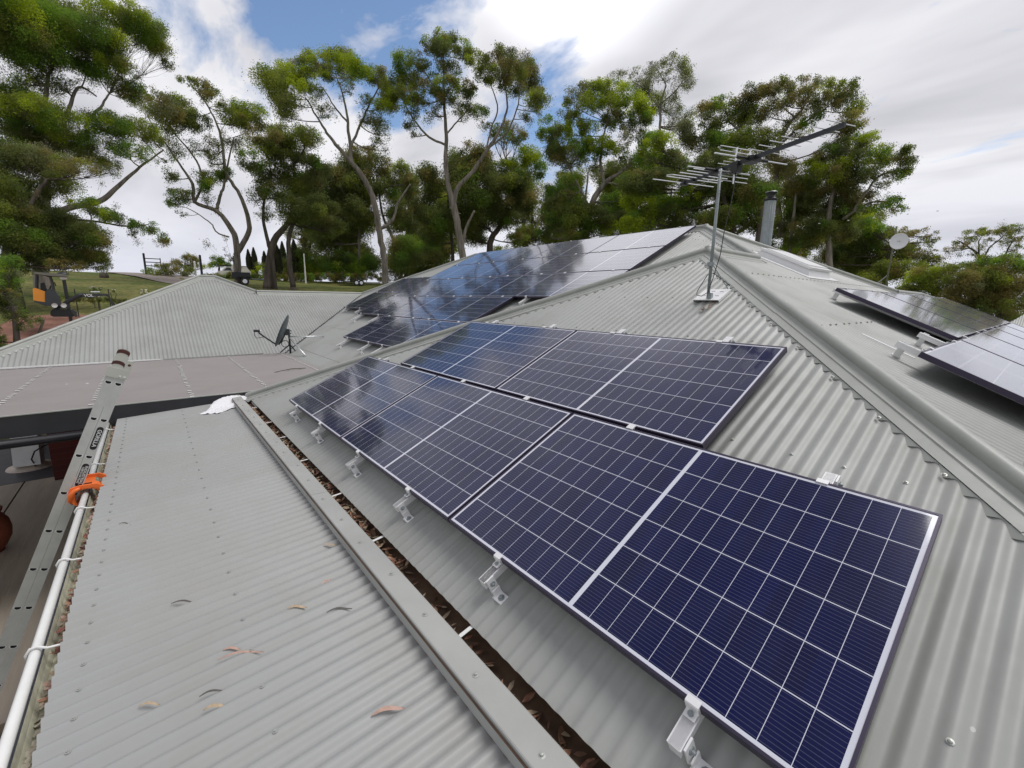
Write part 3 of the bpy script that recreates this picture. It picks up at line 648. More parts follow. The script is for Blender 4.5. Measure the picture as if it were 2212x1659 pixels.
for k, h_ in ((.02, .36), (.10, .30), (.14, .29), (.19, .27), (.235, .25), (.28, .24)): elem(k, h_, .005)
for k, h_ in ((.37, .11), (.41, .11), (.45, .11), (.49, .105), (.60, .16), (.66, .155), (.72, .155), (.78, .15), (.845, .15), (.91, .145), (.98, .14)): elem(k, h_, .0036, .018)
el.tube([bpt(.10, -.30), bpt(.12, -.325), bpt(.14, -.29)], .005, 6)
el.build('elements', m_alu, ant)['kind'] = 'stuff'
dp = MB()
for k, h_ in ((.31, .34), (.53, .38)):
    dp.tube([bpt(k, -h_, -.005), bpt(k, h_, -.005)], .006, 6)
dp.build('dipole', m_alu, ant)
ins = MB()
for k in (.31, .53):
    for s in (-1, 1): ins.tube([bpt(k, s * .05, -.005), bpt(k, s * .16, -.005)], .013, 8)
    ins.box(bpt(k, 0, -.012), (.09, .10, .045), (bd, bs, bd.cross(bs)))
for k in (.02, .10): ins.box(bpt(k, 0, .0), (.05, .045, .045), (bd, bs, bd.cross(bs)))
ins.box(bpt(.43, 0, -.03), (.07, .06, .09), (bd, bs, bd.cross(bs)))
ins.build('insulator_blocks', m_black, ant)['kind'] = 'stuff'
rf = MB(); 
for z in (-.13, .13): 
    for s in (-.10, -.05, .0, .05, .10): pass
rf.tube([bpt(.42, 0, -.15), bpt(.42, 0, .13)], .008, 8)
for z in (-.13, -.095, -.06, .06, .095, .13): rf.tube([bpt(.42 - abs(z) * .06, -.16, z), bpt(.42 - abs(z) * .06, .16, z)], .004, 6)
rf.build('reflector_grid', m_alu, ant)
tc_ = MB(); P0 = bpt(.43, 0, -.07)
tc_.tube([P0, P0 + V((-.0, -.01, -.15)), V((3.475, 2.73, 1.95)), V((3.45, 2.72, 1.75)), V((3.43, 2.73, 1.55)), V((3.385, 2.735, 1.36)), V((3.35, 2.74, 1.24)), V((3.29, 2.745, 1.205)), V((3.235, 2.76, 1.215)), V((3.222, 2.79, 1.25)), V((3.245, 2.83, 1.33)), V((3.27, 2.86, 1.40)), V((3.31, 2.89, 1.41)), V((3.37, 2.92, 1.36)), V((3.435, 2.955, 1.30))], .0035, 6)
tc_.build('coax_cable', m_black, ant, True)
bkl = MB()
for i in range(9):
    c = F_.xy(3.395 + random.uniform(-.02, .03), 2.70 - i * .012 + random.uniform(-.01, .01), .016 + random.uniform(0, .012)); d1 = V((random.uniform(-1, 1), random.uniform(-1, 1), .2)).normalized() * .028; d2 = V((-d1.y, d1.x, .004)) * .35
    bkl.face([c - d1, c + d2, c + d1, c - d2])
o_ = solo(bkl.build('leaf_wad', m_leafC)); tag(o_, 'wad of dead brown leaves caught below the antenna base plate', 'leaf litter', kind='stuff')

# ------------------------------------------------------------------ flue
fl0 = V((1.38, 8.72, BK.z(1.38, 8.72)))
flue = thing('chimney_flue', 'round galvanised steel chimney flue with a dark cowl behind the ridge', 'chimney', fl0)
f1 = MB(); zt = 3.18; f1.lathe(V((fl0.x, fl0.y, fl0.z - .2)), [(.104, 0), (.104, zt - fl0.z + .2)], 28)
f1.build('casing', m_steel, flue, True)
f1 = MB(); s_dir = (CAMP - fl0); s_dir.z = 0; s_dir.normalize(); tng = V((-s_dir.y, s_dir.x, 0))
for k in (-.55, .12, .5): 
    q_ = fl0 + (s_dir * math.cos(k) + tng * math.sin(k)) * .105
    f1.tube([V((q_.x, q_.y, fl0.z - .2)), V((q_.x, q_.y, zt))], .006, 6)
f1.build('seam', m_steel, flue, True)
f1 = MB(); b0 = V((fl0.x, fl0.y, zt)); f1.lathe(b0, [(.106, -.02), (.128, .0), (.130, .018), (.095, .035), (.072, .065), (.072, .10), (.098, .125), (.108, .138), (.106, .146), (.02, .16), (.001, .16)], 28); f1.build('cowl', mat('sooty_steel', (.03, .03, .032), .4, metal=.5), flue, True)
f1 = MB(); f1.lathe(b0, [(.107, .147), (.105, .152), (.04, .164), (.001, .166)], 28); f1.build('cowl_lid', m_alu, flue, True)

# ------------------------------------------------------------------ skylight on the right-hand face
sk0 = R_.xy(3.0, 5.4, 0)
skl = thing('skylight', 'white raised skylight box on a flat flashing sheet on the right-hand roof face', 'skylight', sk0)
ys, ye, ss, se = 5.85, 6.95, 2.62, 3.52
def rq(y, s, h): return V((s * C25, y, 2.9602 - s * C25 * T25)) + nR * h
m_skw = mat('white_skylight', (.72, .72, .72), .4)
k_ = MB(); k_.box(rq((ys + ye) / 2, 2.97, .014), (ye - ys + .2, 1.05, .006), (EY, dR, nR)); k_.build('flashing', m_skw, skl)
k_ = MB(); a_, b_, c_, d_ = rq(ys + .08, ss, .015), rq(ye - .08, ss, .015), rq(ye - .08, se - .1, .015), rq(ys + .08, se - .1, .015); A_, B2, C_, D_ = rq(ys + .13, ss + .03, .10), rq(ye - .13, ss + .03, .10), rq(ye - .13, se - .16, .10), rq(ys + .13, se - .16, .10)
for q in ((a_, b_, B2, A_), (b_, c_, C_, B2), (c_, d_, D_, C_), (d_, a_, A_, D_)): k_.face(q)
k_.build('upstand', m_skw, skl)
k_ = MB(); k_.box(rq((ys + ye) / 2, (ss + se - .13) / 2, .112), (ye - ys - .2, se - ss - .14, .03), (EY, dR, nR)); k_.box(rq((ys + ye) / 2, (ss + se - .13) / 2, .132), (ye - ys - .32, se - ss - .26, .02), (EY, dR, nR)); k_.build('lid', m_skw, skl)

# ------------------------------------------------------------------ white radio dish on the far mast
dm0 = at(1912, 622, 14.5); dm0.z -= .15
dtop = at(1922, 490, 14.5); dtop = V((dm0.x + .02, dm0.y, dtop.z))
rd = thing('radio_dish', 'small round white dish on a thin greenish mast behind the right-hand ridge', 'antenna', dm0)
k_ = MB(); k_.tube([dm0 - V((0, 0, .5)), dtop], .02, 8); k_.build('mast', mat('mossy_pole', (.10, .11, .055), .7), rd, True)
k_ = MB(); k_.tube([at(1884, 613, 14.5) - V((0, 0, .1)), dm0 + V((0, 0, .45))], .014, 6); k_.build('stay', m_steel, rd)
dc = at(1941, 521, 14.3); vd = (CAMP - dc).normalized(); dn_ = (vd + RT * -.62 + V((0, 0, -.02))).normalized()
k_ = MB(); k_.lathe(dc - dn_ * .06, [(.001, 0), (.08, .006), (.14, .02), (.175, .036), (.185, .04), (.18, .03), (.14, .01), (.08, -.005), (.001, -.012)], 32, dn_); k_.build('dish', mat('white_dish', (.78, .78, .80), .35), rd, True)
k_ = MB(); k_.tube([dc - dn_ * .06, dc + dn_ * .06 + RT * .0], .008, 8); k_.build('feed', m_steel, rd)
k_ = MB(); k_.tube([dc - dn_ * .08, V((dm0.x, dm0.y, dc.z))], .018, 8); k_.build('bracket', m_steel, rd)

# ------------------------------------------------------------------ satellite dish on the court edge
d0 = V((-5.72, 1.33, B_.z(-5.72, 1.33) + .01))
sd_ = thing('satellite_dish', 'dark grey oval satellite dish with feed arm on a braced mount above the valley', 'satellite dish', d0)
def dpx(x, y, d=11.45): return at((650 + x * .226) / 1.47557, (950 + y * .226) / 1.47557, d)
pt = dpx(1195, 440); pbm = dpx(1208, 800)
k_ = MB(); k_.tube([V((pt.x, pt.y, d0.z)), V((pt.x, pt.y, pt.z))], .022, 8); k_.build('mast', m_dark, sd_, True)
cdish = dpx(1100, 460, 11.25); pn_ = (-RT * .90 + V((0, 0, .36)) - FW * .30).normalized()
k_ = MB(); upv = (V((0, 0, 1)) - pn_ * pn_.z).normalized(); sdv = pn_.cross(upv)
rings = [(0, -.05), (.12, -.045), (.22, -.03), (.31, -.008), (.345, .005), (.35, .0), (.31, -.022), (.22, -.045), (.12, -.06), (0, -.065)]
b_ = len(k_.v); NN = 32
for (r_, h_) in rings:
    for k in range(NN):
        a = 2 * math.pi * k / NN; k_.v.append(tuple(cdish + pn_ * h_ + upv * (r_ * 1.12 * math.cos(a)) + sdv * (r_ * math.sin(a))))
for i in range(len(rings) - 1):
    for k in range(NN): k_.f.append((i * NN + k, i * NN + (k + 1) % NN, (i + 1) * NN + (k + 1) % NN, (i + 1) * NN + k)); k_.mi.append(0)
k_.build('reflector', mat('dish_paint', (.045, .065, .075), .35), sd_, True)
k_ = MB(); k_.tube([dpx(1150, 490), dpx(1100, 600), dpx(1060, 650), dpx(1010, 650), dpx(850, 545), dpx(780, 495), dpx(770, 465)], .018, 8); arm = k_.build('feed_arm', m_dark, sd_, True)
k_ = MB(); k_.tube([dpx(790, 462), dpx(700, 464)], .028, 10); k_.build('receiver', m_black, arm, True)
k_ = MB(); k_.tube([dpx(793, 478), dpx(790, 450)], .022, 10); k_.build('receiver_cap', m_white, arm, True)
k_ = MB(); k_.tube([dpx(710, 475), dpx(712, 530), dpx(740, 565), dpx(790, 560), dpx(850, 545)], .006, 6); k_.build('cable', m_black, arm)
k_ = MB(); k_.box(dpx(1165, 480), (.10, .10, .14)); k_.tube([dpx(1180, 465), dpx(1235, 462)], .012, 6); k_.tube([dpx(1180, 495), dpx(1232, 498)], .012, 6); k_.build('tilt_bracket', m_dark, sd_)
upf = B_.xy(-5.80, 2.10, .02)
k_ = MB(); k_.tube([dpx(1205, 545), upf], .014, 8); k_.build('brace', m_alu, sd_, True)
k_ = MB(); k_.tube([dpx(1205, 560), B_.xy(-4.90, 1.42, .02)], .014, 8); k_.box(B_.xy(-4.90, 1.42, .02), (.09, .05, .01)); k_.build('brace', m_alu, sd_, True)
k_ = MB(); k_.tube([dpx(1205, 660), dpx(1075, 770)], .014, 6); k_.tube([dpx(1210, 650), dpx(1310, 770)], .016, 6); k_.tube([dpx(1205, 810), dpx(1320, 770)], .018, 6); k_.build('foot_frame', m_dark, sd_)
ring = [dpx(1145 + 52 * math.cos(a), 645 + 45 * math.sin(a)) for a in ip(0, 6.28, 20)]
k_ = MB(); k_.tube(ring, .008, 6); k_.build('cable_loop', m_black, sd_)

# ------------------------------------------------------------------ ladder
XL = .80; lo_, hi_ = V((XL, -1.385, .47)), V((XL, -2.18, -1.41))   # two ends of the measured line of rungs
ld = (lo_ - hi_).normalized(); lw = V((0, -ld.z, ld.y)) * -1      # across the stile, towards the roof
if lw.y < 0: lw = -lw
lbase = lo_ - ld * ((lo_.z - GZ) / ld.z)
ladr = thing('extension_ladder', 'aluminium extension ladder leaning on the white gutter, its top above the court roof', 'ladder', lbase)
Ltop = (lo_ - lbase).length + .06
HX = (EX, lw, ld)
def lp(w_, s, x=0): return lbase + lw * w_ + ld * s + EX * x
for side, x in (('near', 0), ('far', -.40)):
    for k, wc in enumerate((-.0295, .0295)):
        mb = MB(); L0, L1 = (.0, Ltop)
        mb.box(lp(wc, (L0 + L1) / 2, x - .001), (.003, .0575, L1 - L0), HX)
        for e in (-1, 1): mb.box(lp(wc + e * .027, (L0 + L1) / 2, x - .013), (.026, .0035, L1 - L0), HX)
        mb.build('stile', m_lad, ladr)
sn_ = .2815 + .0135
nrung = 10
for i in range(nrung):
    s = Ltop - .06 - i * sn_
    for wc in (-.0295, .0295):
        r_ = MB(); r_.tube([lp(wc, s, -.40), lp(wc, s, .0)], .0135, 10, caps=False); rg = r_.build('rung', m_lad, ladr, True)
        if i < 9:
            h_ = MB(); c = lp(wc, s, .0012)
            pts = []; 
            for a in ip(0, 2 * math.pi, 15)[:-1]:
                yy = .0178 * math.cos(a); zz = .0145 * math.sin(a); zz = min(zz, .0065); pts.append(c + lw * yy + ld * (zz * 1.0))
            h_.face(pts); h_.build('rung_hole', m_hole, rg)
            h_ = MB(); pr0 = [c + (p - c) * 1.0 + EX * .0005 for p in pts]; pr1 = [c + (p - c) * 1.28 + EX * .0002 for p in pts]; pr0.append(pr0[0]); pr1.append(pr1[0]); h_.strip(pr0, pr1); h_.build('rung_collar', m_aluW, rg)
# top fittings
tp = MB(); tp.box(lp(0, Ltop + .02, .006), (.010, .135, .075), HX); tp.box(lp(-.010, Ltop + .115, .003), (.006, .075, .13), HX); tp.box(lp(.048, Ltop + .09, .004), (.006, .042, .085), HX); tp.build('top_bracket', mat('cream_bracket', (.50, .50, .45), .5, var=.1), ladr)
for (w0, s0) in ((-.014, Ltop + .095), (-.010, Ltop + .185)):
    r_ = MB(); P0 = [lp(w0 + .039 * math.cos(a), s0 + .022 * math.sin(a), .008) for a in ip(math.pi, 0, 9)] ; P1 = [p + ld * -.026 for p in P0]
    r_.strip(P0, P1); r_.strip([p - EX * .05 for p in P0], P0); r_.build('rubber_pad', m_red, ladr)
r_ = MB(); r_.lathe(lp(.022, Ltop + .0, .011), [(.008, 0), (.008, .004), (.001, .005)], 8, EX); r_.lathe(lp(.050, Ltop + .0, .011), [(.008, 0), (.008, .004), (.001, .005)], 8, EX); r_.build('rivet', m_alu, ladr)
r_ = MB(); r_.lathe(lp(.050, Ltop + .10, .007), [(.010, 0), (.001, .001)], 10, EX); r_.build('pin_hole', m_red, ladr)
def text_mesh(body, size, name, m, parent, origin, xdir, ydir, extrude=.0004, squash=1.0):
    cu = bpy.data.curves.new(name, 'FONT'); cu.body = body; cu.size = size; cu.extrude = extrude; cu.align_x = 'CENTER'; cu.align_y = 'CENTER'; cu.offset = size * .022
    tmp = bpy.data.objects.new('tmp', cu); COL.objects.link(tmp); bpy.context.view_layer.update()
    me = bpy.data.meshes.new_from_object(tmp.evaluated_get(bpy.context.evaluated_depsgraph_get())); bpy.data.objects.remove(tmp)
    zdir = xdir.cross(ydir); o0 = ORG.get(parent, V((0, 0, 0)))
    Mt = Matrix.Identity(4)
    for i in range(3): Mt[i][0] = xdir[i] * squash; Mt[i][1] = ydir[i]; Mt[i][2] = zdir[i]; Mt[i][3] = origin[i] - o0[i]
    me.transform(Mt); me.materials.clear(); me.materials.append(m)
    ob = bpy.data.objects.new(name, me); COL.objects.link(ob); ob.parent = parent; ORG[ob] = o0; return ob
def pill(c, hw, hl, x):
    mb = MB(); pts = [c + lw * (hw * math.cos(a)) + ld * (hl - hw + hw * math.sin(a)) + EX * x for a in ip(0, math.pi, 12)] + [c + lw * (hw * math.cos(a)) + ld * (-(hl - hw) + hw * math.sin(a)) + EX * x for a in ip(math.pi, 2 * math.pi, 12)]
    mb.face(pts); return mb
m_lw = mat('label_silver', (.62, .63, .62), .5)
s1 = Ltop - .06 - 1.5 * sn_; s2 = Ltop - .06 - 2.5 * sn_
for (s_, txt) in ((s1, (('GORILLA', .034, 0),)), (s2, (('INDUSTRIAL', .0235, .0075), ('120KG RATING', .0170, -.0100)))):
    c = lp(.0305, s_, 0); po = pill(c, .0220, .094, .0016); pl_ = po.build('label_plate', m_black, ladr)
    rm = MB(); a_ = pill(c, .0220, .094, .0022).v; b2 = pill(c, .0203, .0922, .0024).v; rm.strip([V(p) for p in a_] + [V(a_[0])], [V(p) for p in b2] + [V(b2[0])]); rm.build('label_rim', m_lw, pl_)
    for (tx, sz, off) in txt: text_mesh(tx, sz, 'lettering', m_lw, pl_, c + EX * .0024 + lw * off, -ld, lw, squash=1.0 if tx == 'GORILLA' else 1.12)

# orange gutter guard that holds the ladder
XO = .55; XB = .60
og = thing('ladder_bracket', 'bright orange plastic ladder bracket hooked over the white gutter', 'ladder bracket', (XO + .1, -1.64, -.36))
o1 = MB()
oc = [(-1.685, -.445), (-1.700, -.42), (-1.706, -.375), (-1.70, -.338), (-1.69, -.318), (-1.64, -.308), (-1.59, -.312), (-1.555, -.335), (-1.55, -.36)]
def ocurve(x, g=0.0): return [V((x, y - (g if y < -1.62 else -g), z + g)) for y, z in oc]
o1.strip(ocurve(XB + .10), ocurve(XB + .26)); o1.strip(ocurve(XB + .10, -.008), ocurve(XB + .10)); o1.strip(ocurve(XB + .26), ocurve(XB + .26, -.008))
o1.strip(ocurve(XB)[2:7], ocurve(XB + .10)[2:7])
o1.build('saddle', m_orange, og, True)
for x in (XB - .01, XB + .245):
    o2 = MB(); o2.strip(ocurve(x, .0), ocurve(x, .024)); o2.strip(ocurve(x, .024), ocurve(x + .020, .024)); o2.strip(ocurve(x + .020, .024), ocurve(x + .020, .0)); o2.build('rib', m_orange, og)
o3 = MB(); o3.tube([V((XB + .275, -1.66, -.298)), V((XB + .275, -1.69, -.312)), V((XB + .275, -1.715, -.345)), V((XB + .26, -1.725, -.39)), V((XB + .24, -1.715, -.42))], [.010, .015, .018, .015, .010], 10); o3.build('hook', m_orange, og, True)
for (x, y, z, sx, sy) in ((XB + .16, -1.63, -.3065, .014, .055), (XB + .05, -1.70, -.322, .045, .022)):
    o3 = MB(); o3.box((x, y, z), (sx, sy, .004)); o3.build('slot', m_hole, og)

# ------------------------------------------------------------------ things lying on the near roof
def nr(px, py, h=.010):
    r = ray(px, py); P0 = NR.P(0, 0, h); k = NR.n.dot(P0 - CAMP) / NR.n.dot(r); return CAMP + r * k
rag = MB(); random.seed(3)
ctr = [nr(493, 868), nr(478, 880), nr(462, 889)]
nx, ny = 22, 12; P = [[None] * ny for _ in range(nx)]
aA, aB = nr(514, 858, .03), nr(455, 892, .02); ad = (aB - aA); asd = V((-ad.y, ad.x, 0)).normalized()
for i in range(nx):
    for j in range(ny):
        u, v = i / (nx - 1), j / (ny - 1) * 2 - 1
        wd = .105 + .06 * math.sin(u * 2.6 + .4); e = abs(v) ** 3
        h = .085 * (1 - v * v) ** .5 * (.7 + .5 * math.sin(u * 7 + v * 3)) * math.sin(math.pi * min(1, u * .9 + .12)) + .012 * math.sin(u * 23 + v * 9)
        c = aA + ad * u + asd * (v * wd * (1 + .18 * math.sin(u * 9 + v * 2)))
        P[i][j] = V((c.x, c.y, NR.z(c.x, c.y) + .010 + max(0, h)))
for i in range(nx - 1): rag.strip(P[i], P[i + 1])
o_ = rag.build('rag', m_cloth, None, True); solo(o_); tag(o_, 'crumpled white cloth dropped at the far end of the near roof beside the flashing', 'cloth')
def leaf(name, p, ang, ln, wd, m, pl, curl=.09, lift=.010):
    mb = MB(); d = V((math.cos(ang), math.sin(ang), 0)); s = V((-d.y, d.x, 0)); A, B = [], []
    for i in range(9):
        u = i / 8; b = math.sin(u * math.pi) * curl * ln; w_ = wd * math.sin(math.pi * min(1, u * .95 + .03)) ** .8
        c = p + d * ((u - .5) * ln) + s * b; z = pl.z(c.x, c.y) + lift + .006 * math.sin(u * 5)
        A.append(V((c.x + s.x * w_, c.y + s.y * w_, z + .002))); B.append(V((c.x - s.x * w_, c.y - s.y * w_, z - .001)))
    mb.strip(A, B); return solo(mb.build(name, m))
lv = [(396, 1302, 20, .13, .006, m_leafB, 'thin dark leaf lying left of the middle of the near roof'), (641, 1313, 25, .10, .010, m_leafA, 'small straw-yellow leaf on the middle of the near roof'), (733, 1318, 30, .13, .006, m_leafB, 'dark curled leaf just right of the straw-yellow one'),
      (520, 1416, 30, .20, .006, m_leafP, 'long curved pinkish leaf stalk in the middle of the near roof'), (500, 1403, 25, .08, .008, m_leafP, 'short pink leaf beside the long curved stalk'), (465, 1529, 30, .09, .009, m_leafA, 'pale leaf near the bottom edge of the near roof'),
      (460, 1497, 35, .10, .005, m_leafB, 'straight dark leaf above the pale one at the bottom of the roof'), (838, 1537, 32, .13, .011, m_leafP, 'large salmon-pink leaf at the bottom right of the near roof'), (706, 1256, 75, .06, .009, m_leafP, 'tiny pink leaf near the flashing'),
      (713, 1178, 15, .09, .008, m_leafA, 'cream leaf lying on the near roof close to the flashing'), (269, 1132, 15, .09, .005, m_leafB, 'small dark leaf on the roof near the orange bracket'), (322, 1523, 25, .08, .006, m_leafA, 'pale leaf fragment at the lower left of the near roof'), (652, 1010, 10, .06, .005, m_leafB, 'little dark leaf half way along the flashing edge')]
for (px, py, a, ln, wd, m_, lb) in lv:
    o_ = leaf('fallen_leaf', nr(px, py), math.radians(a + 35), ln * .85, wd * .72, m_, NR); tag(o_, lb, 'leaf', 'loose leaves on the near roof')
# leaf litter in the two gutters
random.seed(11)
def litter(name, fn, n, m_, ln=(.02, .06), lab='', aspect=.22):
    mb = MB()
    for _ in range(n):
        c, zr = fn(); a = random.uniform(0, 6.28); l_ = random.uniform(*ln); tilt = random.uniform(-.5, .5); d = V((math.cos(a), math.sin(a), tilt)).normalized() * l_ / 2; s = d.cross(V((random.uniform(-.5, .5), random.uniform(-.5, .5), 1))).normalized() * l_ * aspect
        c = V(c); m0 = c + V((0, 0, .003)); mb.cur = random.randrange(len(m_))
        mb.face([c - d, c - d * .3 + s, c + d * .4 + s * .8, c + d]); mb.face([c - d, c + d, c + d * .4 - s * .8, c - d * .3 - s])
    o_ = solo(mb.build(name, m_)); tag(o_, lab, 'leaf litter', kind='stuff'); return o_
def f_box():
    while True:
        x = random.uniform(-1.5, 5.2); dens = .95 if x < 3.35 else .25
        if random.random() < dens * (0.55 + .45 * math.sin(x * 5.3) ** 2): break
    y = random.uniform(-.30, -.17); return (x, y, -.298 + random.random() * .035 * (1 if x < 3.4 else .2)), 0
litter('leaf_litter', f_box, 1500, [m_leafC, m_leafA, mat('dead_leaf_brown', (.13, .065, .035), .7, var=.4, vscale=40)], (.025, .075), 'brown dead gum leaves filling the box gutter beside the cap flashing', .16)
def f_g():
    while True:
        x = random.uniform(-1.5, 3.15)
        if random.random() < .35 + .65 * math.sin(x * 4.1 + .7) ** 2: break
    return (x, random.uniform(-1.585, -1.52), -.425 + random.random() * .055), 0
litter('leaf_litter', f_g, 1500, [m_leafC, mat('dead_leaf_brick', (.20, .07, .045), .7, var=.4, vscale=40), m_leafP, m_leafA], (.015, .045), 'reddish leaf litter lying in the white gutter', .3)
litter('mud', lambda: ((random.uniform(2.9, 4.6), random.uniform(-1.60, -1.535), -.442 + random.random() * .006), 0), 700, [mat('gutter_silt', (.50, .45, .36), .9, var=.2, vscale=30)], (.008, .03), 'pale dried silt in the near end of the white gutter', .6)
# stick on the brown roof
k_ = MB(); a_, b_ = onz(950 * .337 + 0 if False else 593, 804, -.15), onz(661, 795, -.15); k_.tube([a_, a_.lerp(b_, .5) + V((0, 0, .02)), b_], [.004, .008, .005], 6); o_ = solo(k_.build('stick', m_barkD, None, True)); tag(o_, 'thin brown stick lying on the brown court roof near the hip', 'stick')

# ------------------------------------------------------------------ ground
def sm(a, b, x): t = min(1, max(0, (x - a) / (b - a))); return t * t * (3 - 2 * t)
def hgt(x, y):
    dx, dy = x - CAMP.x, y - CAMP.y; d = math.hypot(dx, dy); az = math.degrees(math.atan2(dy, dx)) % 360
    wl_ = sm(112, 150, az) * (1 - sm(215, 260, az))
    wf = sm(160, 182, az)
    ks = [(0, -2.6), (17.5, -2.6), (21, -1.75), (24, -1.05), (27, -.35), (34, .75), (45, 2.0), (56, 2.55 + .5 * wf), (62, 3.25 + .1 * wf), (90, 3.4), (200, -4), (900, -30)]
    z = ks[-1][1]
    for (d0_, z0), (d1, z1) in zip(ks[:-1], ks[1:]):
        if d <= d1: t = (d - d0_) / (d1 - d0_); z = z0 + (z1 - z0) * max(0, t); break
    zr = -2.6 - .02 * max(0, d - 20)
    return z * wl_ + zr * (1 - wl_) + .05 * math.sin(x * .7) * math.sin(y * .9) * sm(20, 30, d)
gm = MB(); rad = [0, 3, 6, 10, 14, 16, 18, 20, 21.5, 23, 24.5, 26, 28, 30, 33, 36, 40, 45, 50, 55, 60, 66, 75, 90, 120, 170, 260, 420, 700, 1200, 2200]
NA = 144; ring_ = []
for r in rad[1:]:
    for k in range(NA):
        a = 2 * math.pi * k / NA; x, y = CAMP.x + r * math.cos(a), CAMP.y + r * math.sin(a); gm.v.append((x, y, hgt(x, y)))
gm.v.append((CAMP.x, CAMP.y, hgt(CAMP.x, CAMP.y))); ci = len(gm.v) - 1
for k in range(NA): gm.f.append((ci, k, (k + 1) % NA)); gm.mi.append(0)
for i in range(len(rad) - 2):
    for k in range(NA): gm.f.append((i * NA + k, (i + 1) * NA + k, (i + 1) * NA + (k + 1) % NA, i * NA + (k + 1) % NA)); gm.mi.append(0)
def ground_mat():
    m = bpy.data.materials.new('lawn_and_dirt'); m.use_nodes = True; t = m.node_tree; nd = t.nodes; lk = t.links; b = nd['Principled BSDF']; b.inputs['Roughness'].default_value = .95; b.inputs['Specular IOR Level'].default_value = .15
    g = nd.new('ShaderNodeNewGeometry')
    n1 = nd.new('ShaderNodeTexNoise'); n1.inputs['Scale'].default_value = .35; n1.inputs['Detail'].default_value = 8; lk.new(g.outputs['Position'], n1.inputs['Vector'])
    n2 = nd.new('ShaderNodeTexNoise'); n2.inputs['Scale'].default_value = 4; n2.inputs['Detail'].default_value = 8; lk.new(g.outputs['Position'], n2.inputs['Vector'])
    r1 = nd.new('ShaderNodeValToRGB'); e = r1.color_ramp.elements; e[0].position = .35; e[0].color = (.085, .115, .025, 1); e[1].position = .65; e[1].color = (.19, .18, .06, 1); lk.new(n1.outputs[0], r1.inputs[0])
    r2 = nd.new('ShaderNodeValToRGB'); e = r2.color_ramp.elements; e[0].position = .3; e[0].color = (.6, .6, .6, 1); e[1].position = .7; e[1].color = (1.3, 1.3, 1.3, 1); lk.new(n2.outputs[0], r2.inputs[0])
    mm = nd.new('ShaderNodeMix'); mm.data_type = 'RGBA'; mm.blend_type = 'MULTIPLY'; mm.inputs[0].default_value = 1; lk.new(r1.outputs[0], mm.inputs[6]); lk.new(r2.outputs[0], mm.inputs[7])
    lk.new(mm.outputs[2], b.inputs['Base Color'])
    bp = nd.new('ShaderNodeBump'); bp.inputs['Strength'].default_value = .8; bp.inputs['Distance'].default_value = .15; lk.new(n2.outputs[0], bp.inputs['Height']); lk.new(bp.outputs[0], b.inputs['Normal'])
    return m
go = gm.build('ground', ground_mat(), None, True); go['kind'] = 'structure'
def patch(name, outline_px, dlist, m, lift=.03, n=14, kind='structure'):
    """a surface strip draped on the ground between two picture-space edges given as (px, distance) pairs"""
    mb = MB(); A = outline_px; rows = []
    for j in range(n + 1):
        v = j / n; row = []
        for (px, dn0, df0) in A:
            d = dn0 + (df0 - dn0) * v; r = ray(px, 640); q = math.hypot(r.x, r.y); x, y = CAMP.x + r.x / q * d, CAMP.y + r.y / q * d; row.append(V((x, y, hgt(x, y) + lift + .03 * math.sin(x * 3.1) * math.sin(y * 2.7))))
        rows.append(row)
    for j in range(n): mb.strip(rows[j], rows[j + 1])
    o = mb.build(name, m, None, True); o['kind'] = kind; return o
m_dirt = mat('red_clay', (.17, .075, .05), .95, col2=(.30, .15, .105), vscale=1.6, bump=.8, bscale=6)
m_grav = mat('gravel_drive', (.20, .165, .14), .95, col2=(.30, .26, .23), vscale=2.5, bump=.6, bscale=14)
patch('dirt', [(-160, 19, 25.8), (-60, 19, 26.2), (20, 19, 29), (80, 19, 29.5), (140, 19, 30), (200, 19, 29.5), (250, 19, 28.5), (320, 19, 28), (420, 20, 27)], 0, m_dirt, .10)
patch('gravel_drive', [(215, 59.5, 61), (250, 57, 66), (300, 52, 70), (350, 47, 72), (400, 44, 70), (430, 42, 60), (470, 41, 50), (520, 41, 45)], 0, m_grav, .06)
# paving of the court
m_deck = mat('court_decking', (.40, .345, .275), .8, var=.18, vscale=1.2, stretch=(.4, 3, 1), bump=.2, bscale=10)
dk = MB()
yy = -9.0
while yy < .2:
    dk.box((-2.2, yy + .34, GZ + .035), (9.8, .672, .05)); yy += .70
dk.build('patio', m_deck)['kind'] = 'structure'
dk = MB(); dk.box((-8.6, -3.5, GZ + .037), (2.98, 11, .05)); dk.build('dark_paving', mat('slate_paving', (.04, .04, .046), .6, var=.3, vscale=3))['kind'] = 'structure'
gd = MB(); rw = []
for i in range(15):
    row = []
    for j in range(15):
        x, y = .1 + i * .25, -4.6 + j * .2; row.append(V((x, y, GZ + .07 + .10 * sm(-.1, 2.5, i * .2) * math.sin(i * 1.3 + j * .7) ** 2)))
    rw.append(row)
for i in range(14): gd.strip(rw[i], rw[i + 1])
gd.build('garden_bed', mat('mulch', (.06, .045, .03), .95, col2=(.24, .19, .13), vscale=4, bump=1, bscale=18), None, True)['kind'] = 'structure'

